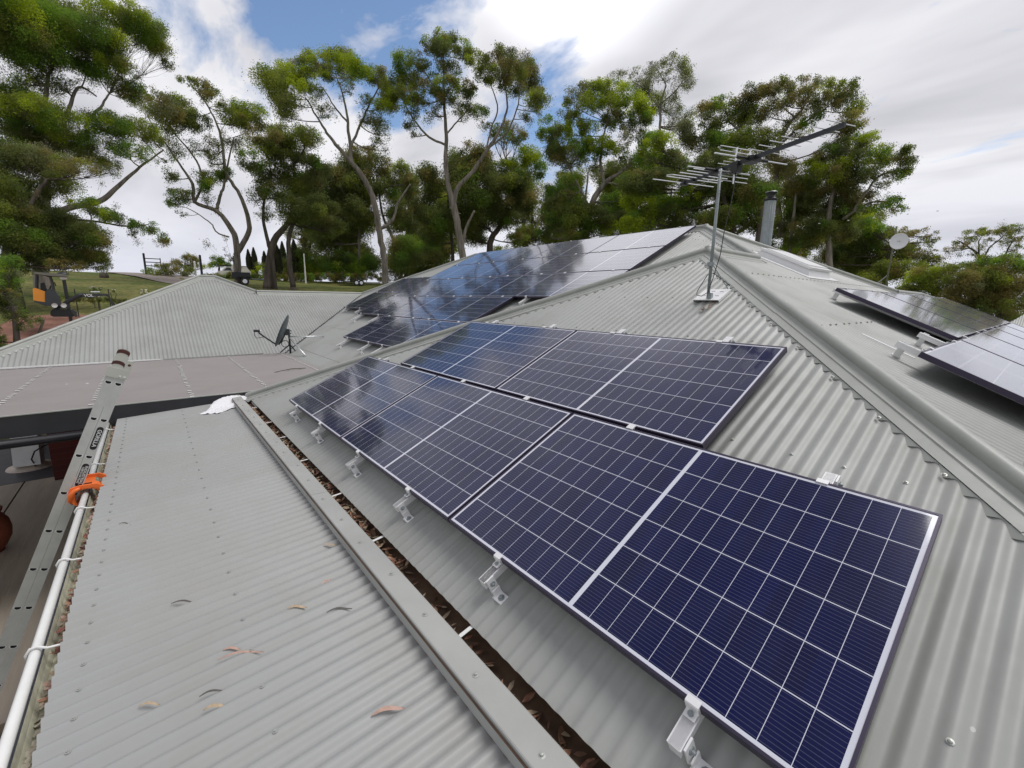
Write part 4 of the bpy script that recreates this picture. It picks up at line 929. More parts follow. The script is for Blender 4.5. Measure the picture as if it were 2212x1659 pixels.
# ---- things in the court, under and beside the ladder
pc_ = onz(-6, 1180, GZ + .3); pb0 = V((-3.86, -3.30, GZ + .062))
pot = MB(); pot.lathe(pb0, [(.15, 0), (.17, .0), (.165, .03), (.20, .06), (.27, .20), (.285, .32), (.27, .44), (.215, .54), (.20, .57), (.225, .60), (.23, .63), (.20, .64), (.18, .60), (.17, .5), (.10, .45), (.001, .45)], 36)
o_ = pot.build('terracotta_pot', mat('terracotta', (.30, .085, .045), .7, var=.22, vscale=5, bump=.15, bscale=20), None, True); solo(o_, pb0); tag(o_, 'rounded terracotta pot standing on the court paving at the left edge', 'plant pot')
pb1 = V((-2.05, -3.10, GZ + .062))
pot = MB(); pot.lathe(pb1, [(.12, 0), (.14, 0), (.22, .16), (.25, .30), (.23, .42), (.21, .46), (.24, .48), (.22, .50), (.18, .46), (.001, .44)], 32)
o_ = pot.build('dark_pot', mat('dark_glaze', (.025, .02, .018), .35, var=.3, vscale=5), None, True); solo(o_, pb1); tag(o_, 'dark brown glazed pot partly cut by the left edge, below the terracotta one', 'plant pot')
# white pedestal cabinet
bx0 = V((-8.15, -3.46, GZ + .062)); cab = thing('meter_cabinet', 'white upright cabinet on a splayed base plate under the court roof', 'cabinet', bx0)
k_ = MB(); k_.box(bx0 + V((0, .0, .50)), (.34, .40, .92), (V((.95, -.05, .28)).normalized(), V((0.05, 1, 0)).normalized(), V((-.28, 0, .95)).normalized())); k_.build('body', m_white, cab)
k_ = MB(); k_.lathe(bx0, [(.001, .12), (.12, .115), (.36, .03), (.38, .0)], 24); k_.build('base_plate', mat('cream_plate', (.55, .47, .40), .6), cab)
k_ = MB(); k_.lathe(bx0 + V((.18, -.1, .10)), [(.06, 0), (.07, .02), (.06, .07), (.001, .08)], 16); k_.build('tap_cap', m_white, cab, True)
k_ = MB(); k_.tube([bx0 + V((.22, .1, .05)), bx0 + V((.35, .08, .25)), bx0 + V((.38, .15, .42)), bx0 + V((.32, .3, .5)), bx0 + V((.2, .4, .5))], .014, 8); k_.build('hose', m_black, cab, True)
# brick planter with creeper
pl0 = V((-6.98, -2.58, GZ + .062)); plt = thing('brick_planter', 'dark red brick planter wall with creeper spilling over it, behind the ladder', 'planter', pl0)
def brickm():
    m = bpy.data.materials.new('brickwork'); m.use_nodes = True; t = m.node_tree; b = t.nodes['Principled BSDF']; tcn = t.nodes.new('ShaderNodeTexCoord'); mpn = t.nodes.new('ShaderNodeMapping'); mpn.inputs['Rotation'].default_value = (math.pi / 2, 0, math.pi / 2); t.links.new(tcn.outputs['Object'], mpn.inputs[0])
    br_ = t.nodes.new('ShaderNodeTexBrick'); br_.inputs['Scale'].default_value = 4.2; br_.inputs['Color1'].default_value = (.14, .030, .024, 1); br_.inputs['Color2'].default_value = (.09, .022, .02, 1); br_.inputs['Mortar'].default_value = (.10, .06, .05, 1); br_.inputs['Mortar Size'].default_value = .02; t.links.new(mpn.outputs[0], br_.inputs['Vector']); t.links.new(br_.outputs[0], b.inputs['Base Color']); b.inputs['Roughness'].default_value = .9; return m
k_ = MB(); k_.box(pl0 + V((-.0, .45, .52)), (.30, 1.65, 1.04)); k_.build('wall', brickm(), plt)
def scatter(mb, c, rad_, n, size, asp=.4, hang=.3, fill=.55, flat=1.0):
    c = V(c)
    for _ in range(n):
        d = V((random.gauss(0, 1), random.gauss(0, 1), random.gauss(0, 1))).normalized() * (random.random() ** fill)
        p = c + V((d.x * rad_[0], d.y * rad_[1], d.z * rad_[2])); s = size * random.uniform(.6, 1.35)
        a = V((random.gauss(0, 1), random.gauss(0, 1), random.gauss(0, .6) - hang)).normalized() * s / 2; b = a.cross(V((random.gauss(0, 1), random.gauss(0, 1), random.gauss(0, 1)))).normalized() * s * asp / 2
        mb.face([p - a, p + b, p + a, p - b])
k_ = MB(); random.seed(5)
for i in range(16): scatter(k_, pl0 + V((.05 + random.uniform(-.1, .12), -.3 + i * .1, 1.06 + random.uniform(-.12, .12))), (.2, .14, .14), 70, .07, .6)
k_.build('creeper', lf_dark, plt)

# ------------------------------------------------------------------ vegetation
def crown(name, clumps, mats, root, dist, px2m, leaf_px=3.2, seed=0, dens=1.0, depth=1.0, fill=True):
    """clumps: (px, py, rx, ry, variant, density); each is a lumpy mass made of many small puffs of leaf-sized faces"""
    random.seed(seed); rng = np.random.default_rng(seed); mb = MB(); right = RT.copy(); right.z = 0; right.normalize(); back = V((-right.y, right.x, 0)); up = V((0, 0, 1)); puffs = []
    leaf = leaf_px * px2m * .9
    allv, mi = [], []
    for (px, py, rx_, ry_, var, den, dz) in clumps:
        c = at(px, py, dist + dz); a, b = rx_ * px2m, ry_ * px2m; dp_ = min(a, 1.6 * b + .5) * .9 * depth
        npf = max(4, int(6 + rx_ * ry_ / 75.0)); 
        for k in range(npf):
            th = random.uniform(0, 2 * math.pi); rr_ = math.sqrt(random.random()); zz = random.uniform(-.95, .90)
            sc_ = math.sqrt(max(.05, 1 - zz * zz)) 
            pc2 = c + right * (a * .82 * rr_ * math.cos(th) * sc_) + back * (dp_ * .9 * rr_ * math.sin(th) * sc_) + up * (b * .80 * zz * (1 - .25 * rr_))
            pr_ = min(a, b) * random.uniform(.32, .62); 
            if den < .6: pr_ *= .8
            puffs.append((pc2, pr_, c)); var_ = var
            if random.random() < .38: var_ = random.choice({0: (2, 5, 1), 1: (0, 5, 3), 2: (0, 2, 3), 3: (2, 0, 1), 4: (4, 0), 5: (0, 1, 4)}[var])
            n = int(pr_ * pr_ * 3.14 / (leaf * leaf) * 9.5 * den * dens * random.uniform(.25, 1.15)) + 4
            d = rng.normal(size=(n, 3)); d /= np.linalg.norm(d, axis=1)[:, None]; d *= (rng.random(n) ** .5 + (rng.random(n) < .16) * rng.random(n) * .7)[:, None]
            d[:, 2] = np.where(d[:, 2] < 0, d[:, 2] * 1.15, d[:, 2] * .8)
            p = np.array(pc2) + d * pr_ * np.array([1.12, 1.12, 1.0])
            p[:, 2] += rng.normal(size=n) * pr_ * .06
            s = leaf * rng.uniform(.55, 1.5, n)
            aa = rng.normal(size=(n, 3)) * np.array([1, 1, .8]); aa[:, 2] -= .6; aa /= np.linalg.norm(aa, axis=1)[:, None]
            bb = np.cross(aa, rng.normal(size=(n, 3))); bb /= np.linalg.norm(bb, axis=1)[:, None] + 1e-9
            aa *= (s / 2)[:, None]; bb *= (s * .21)[:, None]
            allv.append(np.stack([p - aa, p + bb, p + aa, p - bb], axis=1).reshape(-1, 3)); mi.append(np.full(n, var_, dtype=np.int32))
    if fill and len(clumps) > 6:
        for _ in range(int(len(clumps) * 3.2)):
            c1 = random.choice(clumps); near = sorted(clumps, key=lambda c: (c[0] - c1[0]) ** 2 + (c[1] - c1[1]) ** 2)[1:6]; c2 = random.choice(near); t = random.random()
            q_ = [c1[i_] + (c2[i_] - c1[i_]) * t for i_ in range(4)]; C = at(q_[0] + random.gauss(0, 7), q_[1] + random.gauss(4, 8), dist + random.uniform(-1, 1) * 40 * px2m * depth); pr_ = random.uniform(4, 9) * px2m
            n = int(pr_ * pr_ * 3.14 / (leaf * leaf) * 6 * dens); d = rng.normal(size=(n, 3)) * .55; p = np.array(C) + d * pr_ * np.array([1, 1, 1.3]); s = leaf * rng.uniform(.5, 1.3, n)
            aa = rng.normal(size=(n, 3)); aa[:, 2] -= .8; aa /= np.linalg.norm(aa, axis=1)[:, None]; bb = np.cross(aa, rng.normal(size=(n, 3))); bb /= np.linalg.norm(bb, axis=1)[:, None] + 1e-9; aa *= (s / 2)[:, None]; bb *= (s * .2)[:, None]
            allv.append(np.stack([p - aa, p + bb, p + aa, p - bb], axis=1).reshape(-1, 3)); mi.append(np.full(n, random.choice((c1[4], c2[4], 1)), dtype=np.int32)); puffs.append((V(C), pr_, C))
    vv = np.concatenate(allv); mi = np.concatenate(mi); nf = len(mi); o0 = np.array(ORG.get(root, V((0, 0, 0))))
    me = bpy.data.meshes.new(name); me.vertices.add(len(vv)); me.vertices.foreach_set('co', (vv - o0).astype(np.float32).ravel())
    me.loops.add(nf * 4); me.loops.foreach_set('vertex_index', np.arange(nf * 4, dtype=np.int32)); me.polygons.add(nf)
    me.polygons.foreach_set('loop_start', np.arange(0, nf * 4, 4, dtype=np.int32))
    for m_ in mats: me.materials.append(m_)
    me.polygons.foreach_set('material_index', mi); me.update(calc_edges=True)
    ob = bpy.data.objects.new(name, me); COL.objects.link(ob); ob.parent = root; ORG[ob] = V(o0)
    return puffs
def bez(a, b, bow, n=6):
    out_ = []
    for i in range(n + 1):
        t = i / n; out_.append(a.lerp(b, t) + bow * (4 * t * (1 - t)))
    return out_
NF = [0]
def tree(name, label, cat, dist, base, trunks, clumps, mats, bark=None, seed=1, leaf_px=3.2, dens=1.0, group='gum trees behind the house', r0=None, limbs=True, depth=1.0, twig=2.2, grow=1.22):
    """base: picture x of the foot; trunks: list of polylines [(px, py, radius_px, dz)...]"""
    random.seed(seed); px2m = (at(base, 500, dist) - CAMP).dot(FW) / FOC
    cl_ = []; clumps = [(c[0], c[1], c[2] * grow, c[3] * grow, *c[4:]) for c in clumps]
    for c in clumps:
        c = list(c); v = c[4] if len(c) > 4 else 0; dn_ = c[5] if len(c) > 5 else 1.0; cl_.append((c[0], c[1], c[2], c[3], v, dn_, random.uniform(-1, 1) * min(c[2], 60) * px2m * 1.1 * depth))
    g0 = at(base, 640, dist); g0.z = hgt(g0.x, g0.y) - .1
    root = thing(name, label, cat, g0, group)
    mb = MB(); nodes = []
    for tr in trunks:
        pts, rs = [], []
        for i, q in enumerate(tr):
            dz = q[3] if len(q) > 3 else 0
            P_ = at(q[0], q[1], dist + dz)
            pts.append(P_); rs.append(q[2] * px2m)
        # smooth the polyline
        sp, sr = [], []
        for i in range(len(pts) - 1):
            p0 = pts[max(i - 1, 0)]; p1 = pts[i]; p2 = pts[i + 1]; p3 = pts[min(i + 2, len(pts) - 1)]
            for k in range(5):
                t = k / 5; sp.append(.5 * ((2 * p1) + (p2 - p0) * t + (2 * p0 - 5 * p1 + 4 * p2 - p3) * t * t + (3 * p1 - p0 - 3 * p2 + p3) * t ** 3)); sr.append((rs[i] + (rs[i + 1] - rs[i]) * t) * .84)
        sp.append(pts[-1]); sr.append(rs[-1])
        wob = px2m * 1.0; sp = [p + V((random.gauss(0, wob * .5), random.gauss(0, wob * .5), 0)) if 0 < i < len(sp) - 1 else p for i, p in enumerate(sp)]
        mb.tube(sp, sr, 8); nodes += [(p, r) for p, r in zip(sp[1:], sr[1:])]
        if tr[0][1] > 540 and abs(tr[0][0] - base) < 60:
            mb.tube([V((sp[0].x, sp[0].y, hgt(sp[0].x, sp[0].y) - .3)), sp[0]], [sr[0] * 1.35, sr[0]], 8)
    trunk_ob = mb.build('trunk', bark or m_bark, root, True)
    puffs = crown('crown', cl_, mats, root, dist, px2m, leaf_px, seed, dens, depth, fill=limbs)
    if limbs and nodes:
        bm = MB(); cen = {}
        for c in cl_:
            C = at(c[0], c[1], dist + c[6]); best = None
            for (p, r) in nodes:
                dv = C - p; up_ = dv.z; cost = dv.length + (0 if up_ > 0 else 2.0 * abs(up_)) - r * 6
                if best is None or cost < best[0]: best = (cost, p, r)
            _, p, r = best; r1 = min(r * .62, max(1.1, (c[2] + c[3]) * .028) * px2m * 1.15)
            foot = C - V((0, 0, c[3] * px2m * .45)); bow = V((random.uniform(-.3, .3), random.uniform(-.3, .3), -.12)) * (foot - p).length * .35
            ln = bez(p, foot, bow, 7); bm.tube(ln, [r1 * (1 - .62 * i / 7) for i in range(8)], 6, caps=False); cen[id(c)] = (ln, r1 * .4, C)
        for (pc2, pr_, C) in puffs:
            best = min(cen.values(), key=lambda e: (e[2] - C).length); ln, r1, _ = best; s = ln[random.randrange(3, 8)]
            bm.tube(bez(s, pc2, V((random.uniform(-.2, .2), random.uniform(-.2, .2), -.1)) * (pc2 - s).length * .5, 4), [r1 * .75, r1 * .6, r1 * .45, r1 * .35, r1 * .22], 4, caps=False)
            for _ in range(int(twig)):
                e = pc2 + V((random.gauss(0, 1), random.gauss(0, 1), random.gauss(.2, .8))).normalized() * pr_ * .9; q_ = s.lerp(pc2, random.uniform(.5, 1)); bm.tube([q_, q_.lerp(e, .5) + V((0, 0, pr_ * .1)), e], [r1 * .3, r1 * .22, r1 * .12], 3, caps=False)
        bm.build('branches', bark or m_bark, root, True)
    return root
def A1(l): return [(x * .337, y * .337, a * .337, b * .337, *r) for (x, y, a, b, *r) in l]
def A2(l): return [(677.7 + x * .337, y * .337, a * .337, b * .337, *r) for (x, y, a, b, *r) in l]
def A3(l): return [(1355.4 + x * .3872, 67.8 + y * .3872, a * .3872, b * .3872, *r) for (x, y, a, b, *r) in l]
def T1(l): return [(x * .337, y * .337, r * .337, *z) for (x, y, r, *z) in l]
def T2(l): return [(677.7 + x * .337, y * .337, r * .337, *z) for (x, y, r, *z) in l]
def T3(l): return [(1355.4 + x * .3872, 67.8 + y * .3872, r * .3872, *z) for (x, y, r, *z) in l]
FOL = [lf_olive, lf_dark, lf_bright, lf_green, lf_grey, lf_brown]   # variants 0..5
# far left giant
tree('gum_tree', 'huge spreading gum tree filling the upper left corner', 'tree', 36, 88,
     [T1([(262, 1760, 45), (262, 1560, 42), (285, 1300, 34), (300, 1000, 26), (290, 700, 16), (310, 480, 10)]), T1([(285, 1400, 26), (450, 1330, 22), (640, 1290, 20), (760, 1190, 15), (900, 1070, 9), (1050, 960, 5)]), T1([(300, 1000, 20), (420, 760, 14), (500, 560, 9), (620, 620, 4)]), T1([(560, 900, 12), (560, 780, 11), (640, 690, 9), (700, 600, 5)])],
     A1([(100, 100, 240, 120, 3), (-60, 30, 150, 130, 3), (330, 60, 150, 90, 0), (520, 220, 230, 90, 3), (780, 110, 230, 75, 2), (900, 190, 160, 80, 3), (1000, 290, 90, 70, 0), (1065, 400, 45, 45, 1), (150, 290, 200, 90, 3), (60, 200, 160, 90, 1), (620, 330, 140, 60, 3), (690, 470, 190, 70, 3), (800, 590, 85, 60, 1), (730, 390, 100, 50, 0), (340, 360, 160, 70, 1, .8), (200, 500, 170, 80, 1, .55), (430, 540, 130, 50, 1, .4), (880, 470, 40, 40, 1, .4),
         (90, 640, 170, 80, 3), (260, 720, 180, 75, 2), (420, 800, 150, 70, 3), (60, 800, 150, 80, 1, .8), (230, 900, 200, 90, 1), (520, 900, 120, 60, 3), (700, 800, 130, 70, 3), (880, 830, 130, 70, 0), (830, 960, 130, 60, 3), (1000, 900, 80, 50, 0, .6), (600, 1000, 150, 60, 1), (1070, 1010, 60, 40, 1, .4)]), FOL, seed=1, dens=.85)
tree('gum_tree', 'dark lower gum tree at the left edge with a drooping branch reaching right', 'tree', 31, 20,
     [T1([(50, 1700, 42), (70, 1540, 38), (120, 1450, 26), (200, 1300, 16), (300, 1150, 8)]), T1([(60, 1600, 28), (0, 1440, 24), (-60, 1250, 14)]), T1([(250, 1350, 12), (420, 1400, 10), (620, 1420, 8), (800, 1450, 6), (950, 1440, 4)])],
     A1([(80, 1000, 150, 90, 1, .7), (300, 1040, 180, 90, 5, .7), (500, 1060, 130, 70, 5, .55), (700, 1080, 100, 50, 1, .4), (120, 1220, 170, 90, 1), (380, 1180, 130, 70, 1, .7), (560, 1320, 110, 55, 3), (680, 1370, 90, 50, 3), (760, 1400, 50, 40, 1), (200, 1370, 200, 90, 1), (420, 1450, 170, 90, 1), (580, 1500, 110, 80, 1), (100, 1500, 150, 90, 1), (300, 1560, 200, 90, 1), (640, 1580, 60, 90, 5, .8), (680, 1640, 50, 60, 5, .5), (300, 1640, 200, 70, 1), (500, 1640, 140, 70, 1), (620, 1690, 80, 50, 1), (140, 1680, 140, 60, 1), (420, 1700, 150, 40, 5), (880, 1440, 80, 35, 3), (960, 1460, 80, 40, 3), (1040, 1530, 45, 45, 1), (850, 1500, 50, 30, 1, .5), (-80, 1200, 120, 200, 1)]), FOL, bark=m_barkD, seed=2, dens=.95)
# thin forked gum
tree('gum_tree', 'slender forked gum tree with a wide thin crown, left of centre', 'tree', 47, 512,
     [T1([(1525, 1830, 26), (1520, 1640, 22), (1500, 1500, 20), (1400, 1360, 15), (1250, 1295, 12), (1235, 1180, 10), (1170, 1080, 7), (1030, 880, 4)]), T1([(1510, 1640, 20), (1590, 1500, 18), (1590, 1400, 16), (1540, 1250, 13), (1450, 1110, 11), (1430, 960, 9), (1400, 820, 7), (1320, 660, 5), (1240, 560, 3)]), T1([(1390, 1340, 12), (1410, 1260, 10), (1440, 1180, 8), (1460, 1060, 6), (1500, 880, 4)]), T1([(1470, 1520, 6), (1390, 1490, 5), (1350, 1430, 4), (1250, 1360, 3), (1190, 1330, 2)]), T1([(1250, 1290, 9), (1300, 1150, 7), (1240, 1000, 6), (1120, 860, 4)])],
     A1([(1210, 525, 60, 30, 0, .9), (1310, 560, 70, 45, 5, .9), (1340, 620, 50, 35, 5, .7), (1435, 655, 45, 30, 0, .8), (960, 600, 90, 35, 5, .9), (900, 600, 50, 30, 0, .7), (1010, 670, 130, 55, 5), (1130, 700, 110, 60, 0), (1210, 760, 110, 55, 1), (1080, 780, 110, 50, 5, .7), (1560, 690, 130, 55, 2), (1500, 760, 100, 55, 0), (1620, 780, 100, 60, 5), (1040, 860, 110, 50, 1, .45), (1130, 950, 90, 60, 1, .35), (1300, 920, 80, 60, 1, .35), (1350, 1020, 70, 50, 1, .3), (1480, 900, 70, 60, 1, .35),
         (1150, 1250, 65, 40, 1), (1110, 1290, 40, 30, 3), (1290, 1130, 60, 45, 1), (1330, 1170, 50, 40, 3), (1430, 1110, 45, 50, 1), (1170, 1370, 35, 20, 1, .7), (1320, 1250, 50, 50, 1, .3), (1470, 1650, 20, 30, 1, .6), (1390, 950, 40, 80, 1, .25), (1090, 1120, 50, 40, 1, .6)]), FOL, seed=3, leaf_px=3.0)
tree('gum_tree', 'dark many-stemmed gum tree right behind the thin forked one', 'tree', 43, 580,
     [T1([(1715, 1850, 34), (1725, 1700, 28), (1760, 1540, 24), (1850, 1420, 18), (1900, 1250, 12), (1880, 1050, 7)]), T1([(1740, 1620, 16), (1700, 1480, 12), (1690, 1300, 9), (1740, 1150, 6), (1710, 980, 4)]), T1([(1880, 1840, 22), (1850, 1640, 18), (1870, 1450, 14), (1990, 1300, 9), (2060, 1180, 5)])],
     A1([(1700, 890, 130, 60, 5), (1660, 940, 100, 50, 0), (1840, 870, 120, 60, 0), (1960, 880, 100, 60, 1), (1620, 1030, 120, 50, 1), (1760, 1000, 120, 60, 1), (1900, 990, 110, 60, 1), (1700, 1130, 120, 60, 1, .8), (1860, 1130, 120, 70, 1, .8), (2010, 1060, 90, 60, 1), (1980, 1200, 110, 70, 1, .8), (1760, 1240, 110, 60, 1, .6), (1650, 1250, 60, 60, 1, .4), (1880, 1330, 110, 70, 1, .8), (2050, 1330, 100, 70, 1), (1960, 1430, 120, 60, 1, .8), (2100, 1450, 90, 70, 1), (1700, 1370, 60, 50, 1, .4)]), FOL, bark=m_barkD, seed=4)
tree('gum_tree', 'tall umbrella-topped gum tree with an olive crown, left of the highest one', 'tree', 46, 833,
     [T2([(460, 1830, 28), (450, 1659, 24), (420, 1480, 23), (385, 1290, 22), (330, 1160, 20), (240, 1040, 17), (120, 900, 11), (40, 780, 7), (-40, 640, 4)]), T2([(245, 1050, 15), (230, 900, 12), (215, 760, 9), (190, 620, 6), (150, 500, 4)]), T2([(230, 960, 10), (300, 800, 8), (360, 660, 6), (420, 560, 4)]), T2([(215, 780, 7), (130, 680, 5), (60, 560, 3)]), T2([(400, 1480, 14), (500, 1420, 11), (540, 1300, 8), (620, 1180, 5)])],
     A2([(-250, 560, 90, 80, 0), (-210, 480, 90, 60, 2), (-110, 470, 110, 60, 2), (-40, 400, 110, 55, 0), (60, 380, 120, 55, 2), (180, 390, 120, 55, 0), (280, 420, 100, 55, 2), (380, 470, 90, 50, 0), (450, 520, 60, 50, 0), (40, 460, 120, 40, 0), (220, 460, 110, 40, 0), (-60, 560, 80, 35, 2, .9), (30, 590, 50, 30, 0, .7), (-110, 650, 60, 35, 0, .6), (470, 590, 80, 60, 0), (510, 650, 70, 50, 0), (440, 670, 60, 40, 2), (330, 640, 60, 30, 0, .7), (360, 760, 60, 60, 1, .35), (430, 830, 60, 70, 1, .35), (420, 930, 60, 60, 1, .35), (230, 560, 70, 40, 1, .3), (80, 720, 60, 50, 1, .3), (-180, 700, 60, 60, 0, .7)]), FOL, seed=5, leaf_px=3.0)
tree('gum_tree', 'smaller olive gum tree between the two tallest ones', 'tree', 60, 880,
     [T2([(560, 1760, 14), (520, 1560, 12), (440, 1380, 9), (420, 1200, 6)]), T2([(300, 1760, 12), (290, 1500, 10), (310, 1200, 6)])],
     A2([(300, 990, 110, 60, 5), (250, 1050, 100, 60, 0), (400, 1060, 100, 60, 5), (580, 1110, 80, 45, 0), (630, 1150, 60, 40, 5), (560, 1060, 60, 30, 2, .8), (330, 1180, 120, 80, 1), (180, 1150, 100, 90, 1), (480, 1200, 100, 60, 1), (120, 1330, 130, 90, 1), (300, 1350, 100, 80, 1), (200, 1480, 130, 80, 1), (60, 1500, 110, 90, 1, .8), (560, 1330, 110, 70, 1, .6), (620, 1440, 70, 50, 1, .6), (20, 1200, 90, 90, 1)]), FOL, seed=6)
tree('gum_tree', 'tallest gum tree with pale trunk and three domed heads, centre', 'tree', 44, 985,
     [T2([(965, 1800, 30), (955, 1659, 27), (925, 1450, 25), (895, 1310, 24), (860, 1180, 17), (845, 1020, 15), (850, 900, 14), (840, 700, 10), (835, 520, 7), (830, 330, 4)]), T2([(895, 1310, 20), (925, 1200, 17), (1010, 1110, 16), (1080, 1010, 14), (1140, 920, 12), (1200, 820, 9), (1240, 690, 7), (1220, 520, 4)]), T2([(1130, 940, 8), (1240, 850, 6), (1300, 700, 5), (1330, 560, 3)]), T2([(850, 930, 9), (740, 880, 8), (660, 790, 6), (600, 700, 4), (560, 600, 3)]), T2([(1100, 980, 7), (1140, 820, 6), (1180, 700, 5), (1140, 560, 3)]), T2([(850, 860, 7), (920, 780, 5), (1000, 690, 4)]), T2([(950, 1640, 14), (970, 1480, 11), (1030, 1350, 7)]), T2([(840, 640, 6), (760, 540, 4), (700, 440, 3)])],
     A2([(800, 240, 85, 35, 0), (750, 290, 60, 45, 0), (870, 270, 70, 50, 1), (810, 310, 90, 45, 1, .8), (960, 310, 75, 40, 2), (1000, 350, 50, 40, 0), (560, 400, 60, 55, 3), (640, 380, 80, 40, 0), (690, 420, 50, 40, 1), (840, 400, 80, 60, 1, .5), (920, 430, 50, 40, 1, .4), (1060, 400, 80, 45, 0), (1190, 370, 120, 45, 5), (1320, 410, 80, 55, 5), (1120, 460, 100, 45, 0), (1240, 450, 120, 55, 5), (1390, 490, 60, 70, 5), (1300, 540, 110, 50, 1, .8), (1190, 530, 40, 60, 1, .7), (560, 520, 70, 45, 0), (640, 520, 60, 45, 5), (600, 600, 80, 45, 0), (750, 500, 60, 30, 3, .8), (740, 570, 80, 40, 0), (860, 550, 100, 45, 0), (960, 570, 80, 40, 1), (1020, 570, 40, 30, 3), (700, 640, 80, 45, 1), (840, 620, 80, 50, 1, .8), (1000, 660, 80, 55, 1, .5), (640, 700, 60, 50, 1, .45), (780, 720, 80, 40, 1, .4), (1060, 720, 60, 40, 3, .7), (950, 740, 60, 40, 1, .4), (1420, 640, 60, 60, 0, .8), (1370, 730, 60, 35, 1, .6), (1450, 700, 40, 35, 1, .5), (1100, 800, 50, 30, 1, .4), (610, 790, 40, 30, 0, .7), (640, 860, 18, 20, 1), (1440, 590, 35, 40, 5)]), FOL, seed=7, leaf_px=2.9)
tree('gum_tree', 'dense dark gum tree standing behind the tallest pale trunk', 'tree', 54, 1060,
     [T2([(1130, 1780, 28), (1130, 1560, 24), (1200, 1440, 18), (1250, 1300, 12), (1270, 1100, 8)]), T2([(900, 1780, 14), (880, 1500, 12), (860, 1300, 8), (900, 1050, 5)])],
     A2([(990, 980, 110, 55, 5), (930, 1030, 80, 60, 1), (1080, 1040, 100, 60, 1), (920, 1130, 90, 80, 1), (1050, 1150, 130, 80, 1), (1180, 1160, 80, 60, 1), (1260, 820, 100, 40, 5), (1320, 880, 60, 40, 5), (1200, 880, 80, 40, 1, .7), (1150, 830, 60, 35, 1, .6), (1370, 990, 80, 60, 2), (1300, 1040, 80, 45, 2), (1220, 1060, 60, 40, 2), (1440, 1080, 50, 60, 3), (1000, 1270, 140, 80, 1), (1180, 1280, 140, 80, 1), (1320, 1150, 90, 70, 1), (1350, 1270, 70, 80, 5, .8), (920, 1400, 120, 80, 1), (1080, 1400, 120, 70, 1), (1240, 1400, 110, 60, 1), (800, 1420, 80, 80, 1), (760, 1520, 80, 70, 1, .8), (1020, 1500, 130, 70, 1, .8), (720, 1100, 60, 70, 1), (740, 1220, 70, 80, 1, .9), (1380, 1350, 40, 60, 1, .6), (1320, 1530, 80, 45, 0, .9), (700, 1350, 60, 70, 1)]), FOL, bark=m_barkD, seed=8)
tree('gum_tree', 'bright lime-topped gum tree right of the tallest one', 'tree', 40, 1265,
     [T2([(1745, 1700, 34), (1745, 1480, 26), (1790, 1290, 22), (1870, 1170, 17), (1960, 1110, 11), (2060, 1030, 6)]), T2([(1860, 1180, 12), (1840, 1050, 10), (1850, 900, 7), (1880, 780, 4)]), T2([(1770, 1340, 12), (1700, 1200, 8), (1640, 1080, 5)]), T2([(1760, 1420, 10), (1740, 1300, 8), (1760, 1100, 5)])],
     A2([(1800, 580, 90, 50, 2), (1900, 560, 90, 40, 2), (1960, 620, 110, 50, 2), (2080, 680, 90, 55, 2), (1780, 650, 80, 50, 2), (1880, 660, 90, 50, 2), (2150, 740, 45, 45, 2), (1700, 580, 60, 40, 4, .7), (1650, 620, 50, 60, 4, .5), (1640, 710, 60, 50, 0), (1520, 800, 80, 40, 3), (1500, 860, 60, 45, 3), (1620, 830, 80, 50, 2), (1740, 830, 90, 50, 2), (1600, 920, 100, 50, 0), (1700, 940, 80, 50, 3), (1830, 930, 100, 50, 2), (1900, 960, 60, 40, 2), (1540, 1000, 90, 60, 1), (1660, 1040, 100, 50, 1), (1950, 770, 110, 50, 1), (2080, 800, 90, 50, 1, .8), (1980, 900, 80, 40, 5, .5), (2150, 900, 80, 50, 3), (2180, 970, 50, 40, 2), (2000, 990, 100, 40, 1, .6), (1800, 1050, 60, 50, 1, .4), (1650, 1170, 100, 45, 3), (1560, 1230, 90, 50, 3), (1660, 1260, 90, 50, 1), (1530, 1330, 90, 60, 1), (1640, 1390, 120, 70, 1), (1780, 1400, 90, 80, 1), (1520, 1430, 90, 60, 1), (1700, 1500, 120, 50, 1), (1480, 1500, 50, 40, 1), (2020, 1170, 90, 55, 3), (2080, 1240, 90, 50, 3), (1960, 1280, 110, 60, 3), (2060, 1330, 90, 50, 2), (1900, 1380, 100, 50, 1), (2120, 1400, 100, 60, 1), (1970, 1440, 90, 40, 2), (1880, 1470, 70, 40, 2), (2180, 1150, 70, 60, 1)]), FOL, seed=9)
tree('gum_tree', 'thin grey-green gum crown showing above and behind the lime-topped tree', 'tree', 66, 1420,
     [T3([(180, 900, 12), (180, 620, 9), (185, 420, 7), (215, 300, 4)]), T3([(185, 430, 6), (100, 330, 4), (30, 280, 2)]), T3([(190, 400, 5), (270, 330, 4), (320, 260, 2)])],
     A3([(160, 185, 50, 30, 4, .55), (270, 170, 70, 35, 4, .6), (330, 200, 40, 40, 4, .6), (200, 240, 60, 40, 4, .4), (330, 280, 50, 45, 4, .6), (270, 340, 60, 40, 4, .45), (130, 250, 50, 40, 4, .5), (60, 240, 60, 30, 4, .5), (-50, 260, 60, 30, 4, .5), (-130, 280, 60, 35, 4, .5), (70, 320, 60, 50, 4, .6), (140, 400, 60, 50, 0, .6), (250, 430, 60, 50, 4, .4), (350, 480, 50, 60, 4, .4), (260, 520, 70, 50, 4, .35)]), FOL, seed=10, leaf_px=2.6)
